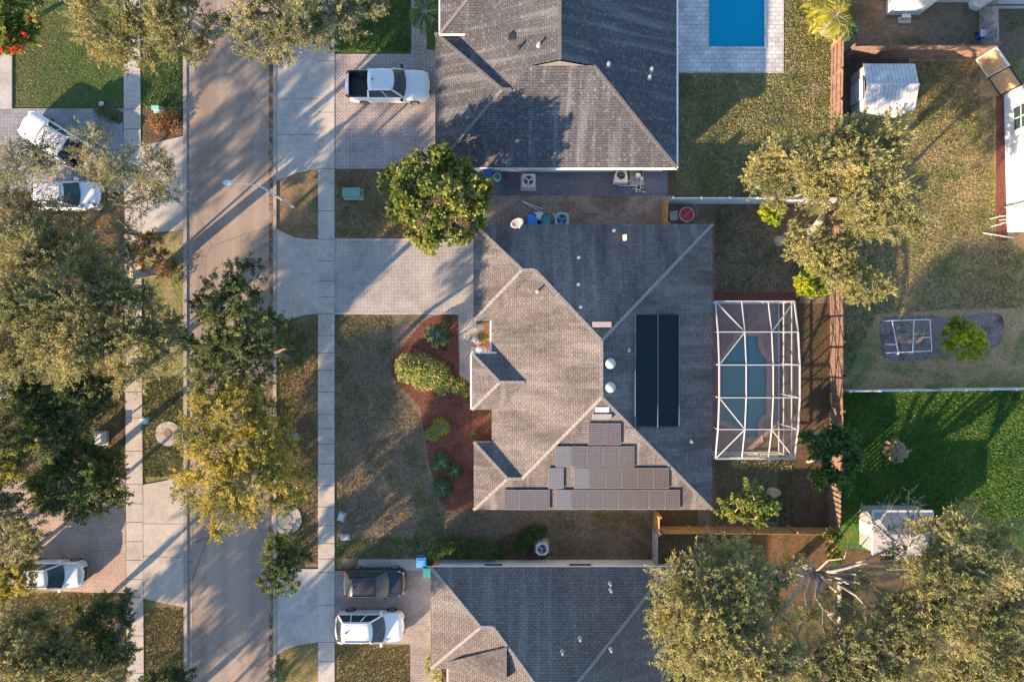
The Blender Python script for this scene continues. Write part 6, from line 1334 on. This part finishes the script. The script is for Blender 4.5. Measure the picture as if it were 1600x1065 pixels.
for (x, y, r, lab) in ((767, 644, 3.5, 'upper of two tiny plants by the wall in the mulch bed'), (766, 661, 3.5, 'lower of two tiny plants by the wall in the mulch bed'), (749, 505, 4, 'small green plant on the top courtyard rock'), (750, 548, 4, 'small green plant on the bottom courtyard rock'), (700, 500, 5, 'small dark plant at the top of the mulch bed'),
                      (704, 528, 4, 'small dark plant right of the palm in the mulch bed'), (694, 546, 4, 'small dark plant below the palm in the mulch bed'), (705, 570, 4, 'small dark plant at the walk side of the mulch bed'), (741, 680, 6, 'dark plant in the house corner of the mulch bed')):
    shrub('small_plant', lab, 'plant', [(x, y, r, .3)], 'hedge', dens=260, fuzz=.15)
for (x, y, lab) in ((713, 633, 'topmost mauve plant in the mulch bed'), (712, 666, 'middle mauve plant in the mulch bed'), (714, 700, 'lowest mauve plant in the mulch bed')):
    shrub('mauve_plant', lab, 'plant', [(x, y, 5, .3), (x + 5, y + 2, 3, .2)], 'mauve', dens=120, fuzz=.2, ls=.08)
# --- palms and yuccas
def palm(px, py, top, nfr, fl, leaf, label, name='palm', cat='palm', tr=.12, droop=.5, lw=.05, leaflets=16, ll=.35, bark='bark_grey', updir=.5):
    B = g(px, py); T = g(*top); t = thing(name, (B.x, B.y, 0), label, cat); mb = MB()
    if T.z > .35: mb.tube([B, B.lerp(T, .5), T], [tr * 1.3, tr, tr * .9], 10)
    V = []; fb = MB()
    for i in range(nfr):
        a0 = 2 * PI * i / nfr + random.uniform(-.2, .2); up = random.uniform(.1, updir + .4); d = Vector((math.cos(a0), math.sin(a0), 0)); Lf = fl * random.uniform(.75, 1.1); pts = []
        for k in range(7): f = k / 6; pts.append(T + d * (Lf * f * (1 - .12 * f)) + Vector((0, 0, Lf * (up * f - (droop + up * .5) * f * f))))
        for p in pts: p.z = max(p.z, .04)
        fb.tube(pts, [.02, .018, .015, .012, .01, .008, .004], 3, cap=False); P = []; D = []
        for k in range(leaflets):
            f = .12 + .88 * k / leaflets; q = min(5, int(f * 6)); p = pts[q].lerp(pts[q + 1], f * 6 - q); dd = (pts[q + 1] - pts[q]).normalized(); sd_ = dd.cross(Vector((0, 0, 1))).normalized()
            for s in (-1, 1): P.append(p[:]); D.append((dd * .7 + sd_ * s * .8 + Vector((0, 0, -.1))).normalized()[:])
        V.append(leaf_quads(np.array(P), np.array(D), ll, lw, 1.2))
    if len(mb.v): mb.build('trunk', M[bark], t)
    fb.build('frond_ribs', M['bark_grey'], t); npmesh('fronds', np.concatenate(V), 4, L[leaf], t); return t
palm(686, 527, (684, 522, .7), 14, 1.0, 'palm', 'green fan palm at the top of the mulch bed', tr=.1, ll=.34, lw=.06)
palm(666, 30, (664, 20, 2.2), 20, 1.4, 'palm', 'green palm beside the upper garage roof corner', tr=.13, ll=.4, lw=.06)
palm(1287, 50, (1306, 24, 3.4), 16, 1.6, 'palm_yellow', 'leaning palm with yellow-green fronds over the orange fence, top right', tr=.13, ll=.5, lw=.07)
palm(1290, 2, (1284, 14, 1.6), 11, 1.5, 'palm_yellow', 'golden low palm left of the orange fence, top right', tr=.08, ll=.5, lw=.07)
palm(1338, 50, (1322, 40, 2.0), 12, 1.1, 'palm', 'green palm right of the orange fence, above the brown yard', tr=.1, ll=.4)
palm(688, 671, (688, 668, .35), 18, .75, 'palm_yellow', 'spiky yellow-green yucca in the middle of the mulch bed, upper clump', name='yucca', cat='yucca', ll=.3, lw=.05, leaflets=8, updir=.9)
palm(676, 680, (676, 678, .3), 14, .6, 'palm_yellow', 'spiky olive yucca touching the lawn edge of the mulch bed', name='yucca', cat='yucca', ll=.26, lw=.05, leaflets=8, updir=.9)
palm(689, 726, (689, 722, .5), 18, .8, 'palm', 'full green cycad in the lower mulch bed', name='cycad', cat='cycad', ll=.26, lw=.06)
palm(711, 738, (711, 735, .4), 14, .6, 'palm', 'dark green cycad right of the full green one', name='cycad', cat='cycad', ll=.24, lw=.06)
palm(691, 766, (691, 762, .45), 16, .75, 'palm', 'pale-tipped green cycad at the bottom of the mulch bed', name='cycad', cat='cycad', ll=.26, lw=.06)
palm(1405, 709, (1405, 707, .8), 12, .95, 'dead', 'withered banana plant on the lush right-hand lawn', name='banana_plant', cat='banana plant', ll=.4, lw=.12, leaflets=7, droop=.9)
# gravel ring round the leaning palm
mb = MB(); p = g(1293, 46); mb.lathe((p.x, p.y, 0), [(.6, 0), (.6, .07), (.52, .08)], 28); tag(mb.build('tree_ring', plain('ring_gravel', (.28, .26, .28), .9, var=.5, scale=9)), 'round grey gravel ring at the foot of the leaning palm', 'tree ring')
# red flowers belong to the flowering tree
ft = [o for o in bpy.data.objects if o.name.startswith('flowering_tree')][0]
P = []
for (x, y) in ((30, 75), (37, 53), (5, 78), (20, 80), (48, 30), (14, 60)):
    c = g(x, y, 4.0); P.append(np.array(c[:])[None] + rng.normal(size=(45, 3)) * .09)
for Q in P: npmesh('flower', leaf_quads(Q, nrm(rng.normal(size=(len(Q), 3))), .13, .1), 4, L['red_flower'], ft)

# --- grass blades and fallen leaves (stuff)
def grass(poly, dens, leaf, h=.10, w=.022, label='grass'):
    X, Y = scatter(poly, dens); n = len(X); P = np.stack([X, Y, np.full(n, .005)], 1)
    D = nrm(np.concatenate([rng.normal(size=(n, 2)) * .8, np.abs(rng.normal(size=(n, 1))) * .5 + .35], 1))
    l = h * rng.uniform(.6, 1.5, (n, 1)); sd_ = nrm(np.cross(D, rng.normal(size=(n, 3)))) * w * rng.uniform(.7, 1.6, (n, 1))
    V = np.stack([P - sd_, P + sd_, P + D * l], 1).reshape(-1, 3)
    o = npmesh('grass', V, 3, L[leaf]); tag(o, kind='stuff'); o['label'] = label; o['category'] = 'grass'
grass(R4(1057, 116, 1296, 316), 330, 'grass_olive', .11, .03, 'sunny olive grass of the upper garden beside the blue pool')
grass(R4(1226, 0, 1296, 114), 330, 'grass_olive', .11, .03, 'olive grass strip right of the blue pool')
grass([(1320, 190), (1552, 150), (1552, 360), (1600, 390), (1600, 480), (1470, 484), (1370, 490), (1320, 600)], 220, 'grass_olive', .12, .03, 'patchy yellowish grass of the right-hand garden')
grass(R4(1424, 96, 1530, 190), 220, 'grass_dry', .12, .03, 'grass right of the pale metal shed')
grass(R4(1314, 612, 1600, 820), 420, 'grass_green', .12, .026, 'lush green grass below the white vinyl fence')
grass(R4(525, 492, 612, 870), 200, 'grass_dry', .09, .025, 'dry brown grass of the main front lawn')
grass([(612, 600), (655, 650), (668, 740), (690, 797), (1018, 800), (1018, 870), (860, 870), (612, 850)], 200, 'grass_dry', .09, .025, 'dry brown grass below the mulch bed')
grass(R4(525, 840, 655, 872), 260, 'grass_green', .11, .03, 'greener grass at the foot of the main lawn')
grass(R4(221, 80, 286, 168), 360, 'grass_green', .13, .03, 'green verge grass at the upper left')
grass(R4(221, 590, 286, 745), 330, 'grass_olive', .13, .03, 'verge grass round the manhole')
grass(R4(226, 950, 287, 1080), 300, 'grass_dry', .11, .03, 'golden verge grass at the lower left')
grass(R4(0, 926, 196, 1080), 260, 'grass_dry', .11, .03, 'golden lawn grass at the lower left')
grass(R4(20, 0, 190, 166), 160, 'grass_olive', .07, .02, 'shaded green lawn at the upper left')
grass(R4(436, 504, 495, 880), 240, 'grass_dry', .10, .028, 'dry verge grass left of the main sidewalk')
grass(R4(526, 1008, 640, 1080), 260, 'grass_dry', .11, .03, 'golden lawn grass at the bottom centre')
grass(R4(526, 266, 745, 370), 220, 'grass_dry', .10, .028, 'grass strip above the main driveway')
grass(R4(525, 0, 640, 80), 300, 'grass_green', .11, .03, 'shaded grass at the top beside the upper driveway')
grass(R4(1118, 320, 1294, 455), 200, 'grass_dry', .11, .03, 'thin grass above the screen enclosure')
grass(R4(1118, 720, 1240, 815), 260, 'grass_olive', .12, .03, 'thin grass below the screen enclosure')
def litter(poly, dens, label, z=.03, size=.07, leaf='litter'):
    X, Y = scatter(poly, dens); n = len(X); P = np.stack([X, Y, np.full(n, z) + rng.uniform(0, .02, n)], 1)
    a = rng.uniform(0, 2 * PI, n); D = np.stack([np.cos(a), np.sin(a), rng.normal(size=n) * .15], 1)
    o = npmesh('fallen_leaves', leaf_quads(P, nrm(D), size, size * .6, 3), 4, L[leaf]); tag(o, label, 'leaf litter', kind='stuff')
litter([(420, 0), (427, 0), (427, 1065), (420, 1065)], 90, 'brown leaves lying along the right gutter', .035)
litter([(292, 0), (299, 0), (301, 1065), (294, 1065)], 60, 'brown leaves lying along the left gutter', .035)
litter([(434, 500), (497, 500), (497, 880), (434, 880)], 40, 'fallen leaves on the verge left of the main sidewalk', .05)
litter([(525, 380), (738, 380), (738, 486), (525, 486)], 1.2, 'few scattered leaves on the main driveway', .064)
litter([(193, 0), (219, 0), (225, 1065), (199, 1065)], 6, 'scattered leaves on the left sidewalk', .085)
litter([(434, 315), (497, 315), (497, 368), (434, 350)], 60, 'reddish fallen leaves above the main apron', .05)
litter([(224, 172), (285, 172), (285, 212), (224, 224)], 60, 'brown leaves in the upper left corner bed', .05)
litter([(1248, 480), (1294, 480), (1294, 810), (1248, 810)], 50, 'brown leaves in the shaded strip behind the enclosure', .05)
litter(BED, 90, 'red wood chips heaped in the mulch bed', .05, .07)
litter([(660, 870), (1000, 860), (1000, 800), (760, 800)], 12, 'brown leaves on the side lawn', .06)
litter([(0, 300), (190, 300), (190, 740), (0, 740)], 40, 'brown leaves under the big oaks', .05)
litter([(300, 0), (420, 0), (420, 1065), (300, 1065)], 1.0, 'few leaves scattered on the road', .03)
# leaves on the two parked vehicles under the oak
def roof_litter(vname, zc, n, xr, yr, label):
    v = [o for o in bpy.data.objects if o.get('label', '').startswith(vname)][0]
    P = np.stack([rng.uniform(*xr, n), rng.uniform(-yr, yr, n), np.full(n, zc) + rng.uniform(0, .02, n)], 1); a = rng.uniform(0, 2 * PI, n)
    Rm = np.array(Matrix.Rotation(v.rotation_euler.z, 3, 'Z')); V = leaf_quads(P, np.stack([np.cos(a), np.sin(a), np.zeros(n)], 1), .1, .055, 3)
    V = V @ Rm.T + np.array(v.location[:]); o = npmesh('fallen_leaves', V, 4, L['litter_dark']); tag(o, label, 'leaf litter', kind='stuff')
roof_litter('white pickup with leaf', 1.88, 330, (-1.0, .45), .68, 'dark leaves lying on the roof of the white pickup')
roof_litter('white car covered', 1.69, 300, (-1.6, .25), .62, 'dark leaves lying on the roof of the white car')

# repeats of one kind share a group
GROUPS = {'house': 'houses along the street', 'wood_fence': 'board fences between the gardens', 'vinyl_fence': 'pale vinyl fences between the gardens', 'parked_car': 'cars parked on the driveways',
          'pickup_truck': 'pickups parked on the driveways', 'oak_tree': 'oaks along the street', 'street_tree': 'street trees on the right verge', 'shade_tree': 'shade trees in the gardens',
          'live_oak': 'small dark trees at the bottom left', 'golden_tree': 'golden trees at the left edge', 'copper_tree': 'copper-leaved trees on the left', 'camphor_tree': 'big feathery trees on the right',
          'citrus_tree': 'lime green citrus bushes', 'loquat_tree': 'leafy small trees in the back garden', 'swimming_pool': 'swimming pools', 'shed': 'garden sheds', 'wheeled_bin': 'wheeled bins beside the houses',
          'air_conditioner': 'air conditioners beside the houses', 'boulder': 'pale boulders', 'tree_stump': 'cut stumps in the back garden', 'small_plant': 'tiny plants of the mulch bed and courtyard',
          'mauve_plant': 'mauve plants in the mulch bed', 'palm': 'palms', 'yucca': 'yuccas in the mulch bed', 'cycad': 'cycads in the mulch bed', 'shrub': 'garden shrubs', 'utility_box': 'utility cabinets by the sidewalks',
          'meter_box': 'small boxes in the front lawn', 'plastic_pipe': 'white pipes above the blue bin'}
for o in list(scene.objects):
    b = o.name.split('.')[0]
    if o.parent is None and o.get('label') and b in GROUPS and not o.get('group'): o['group'] = GROUPS[b]
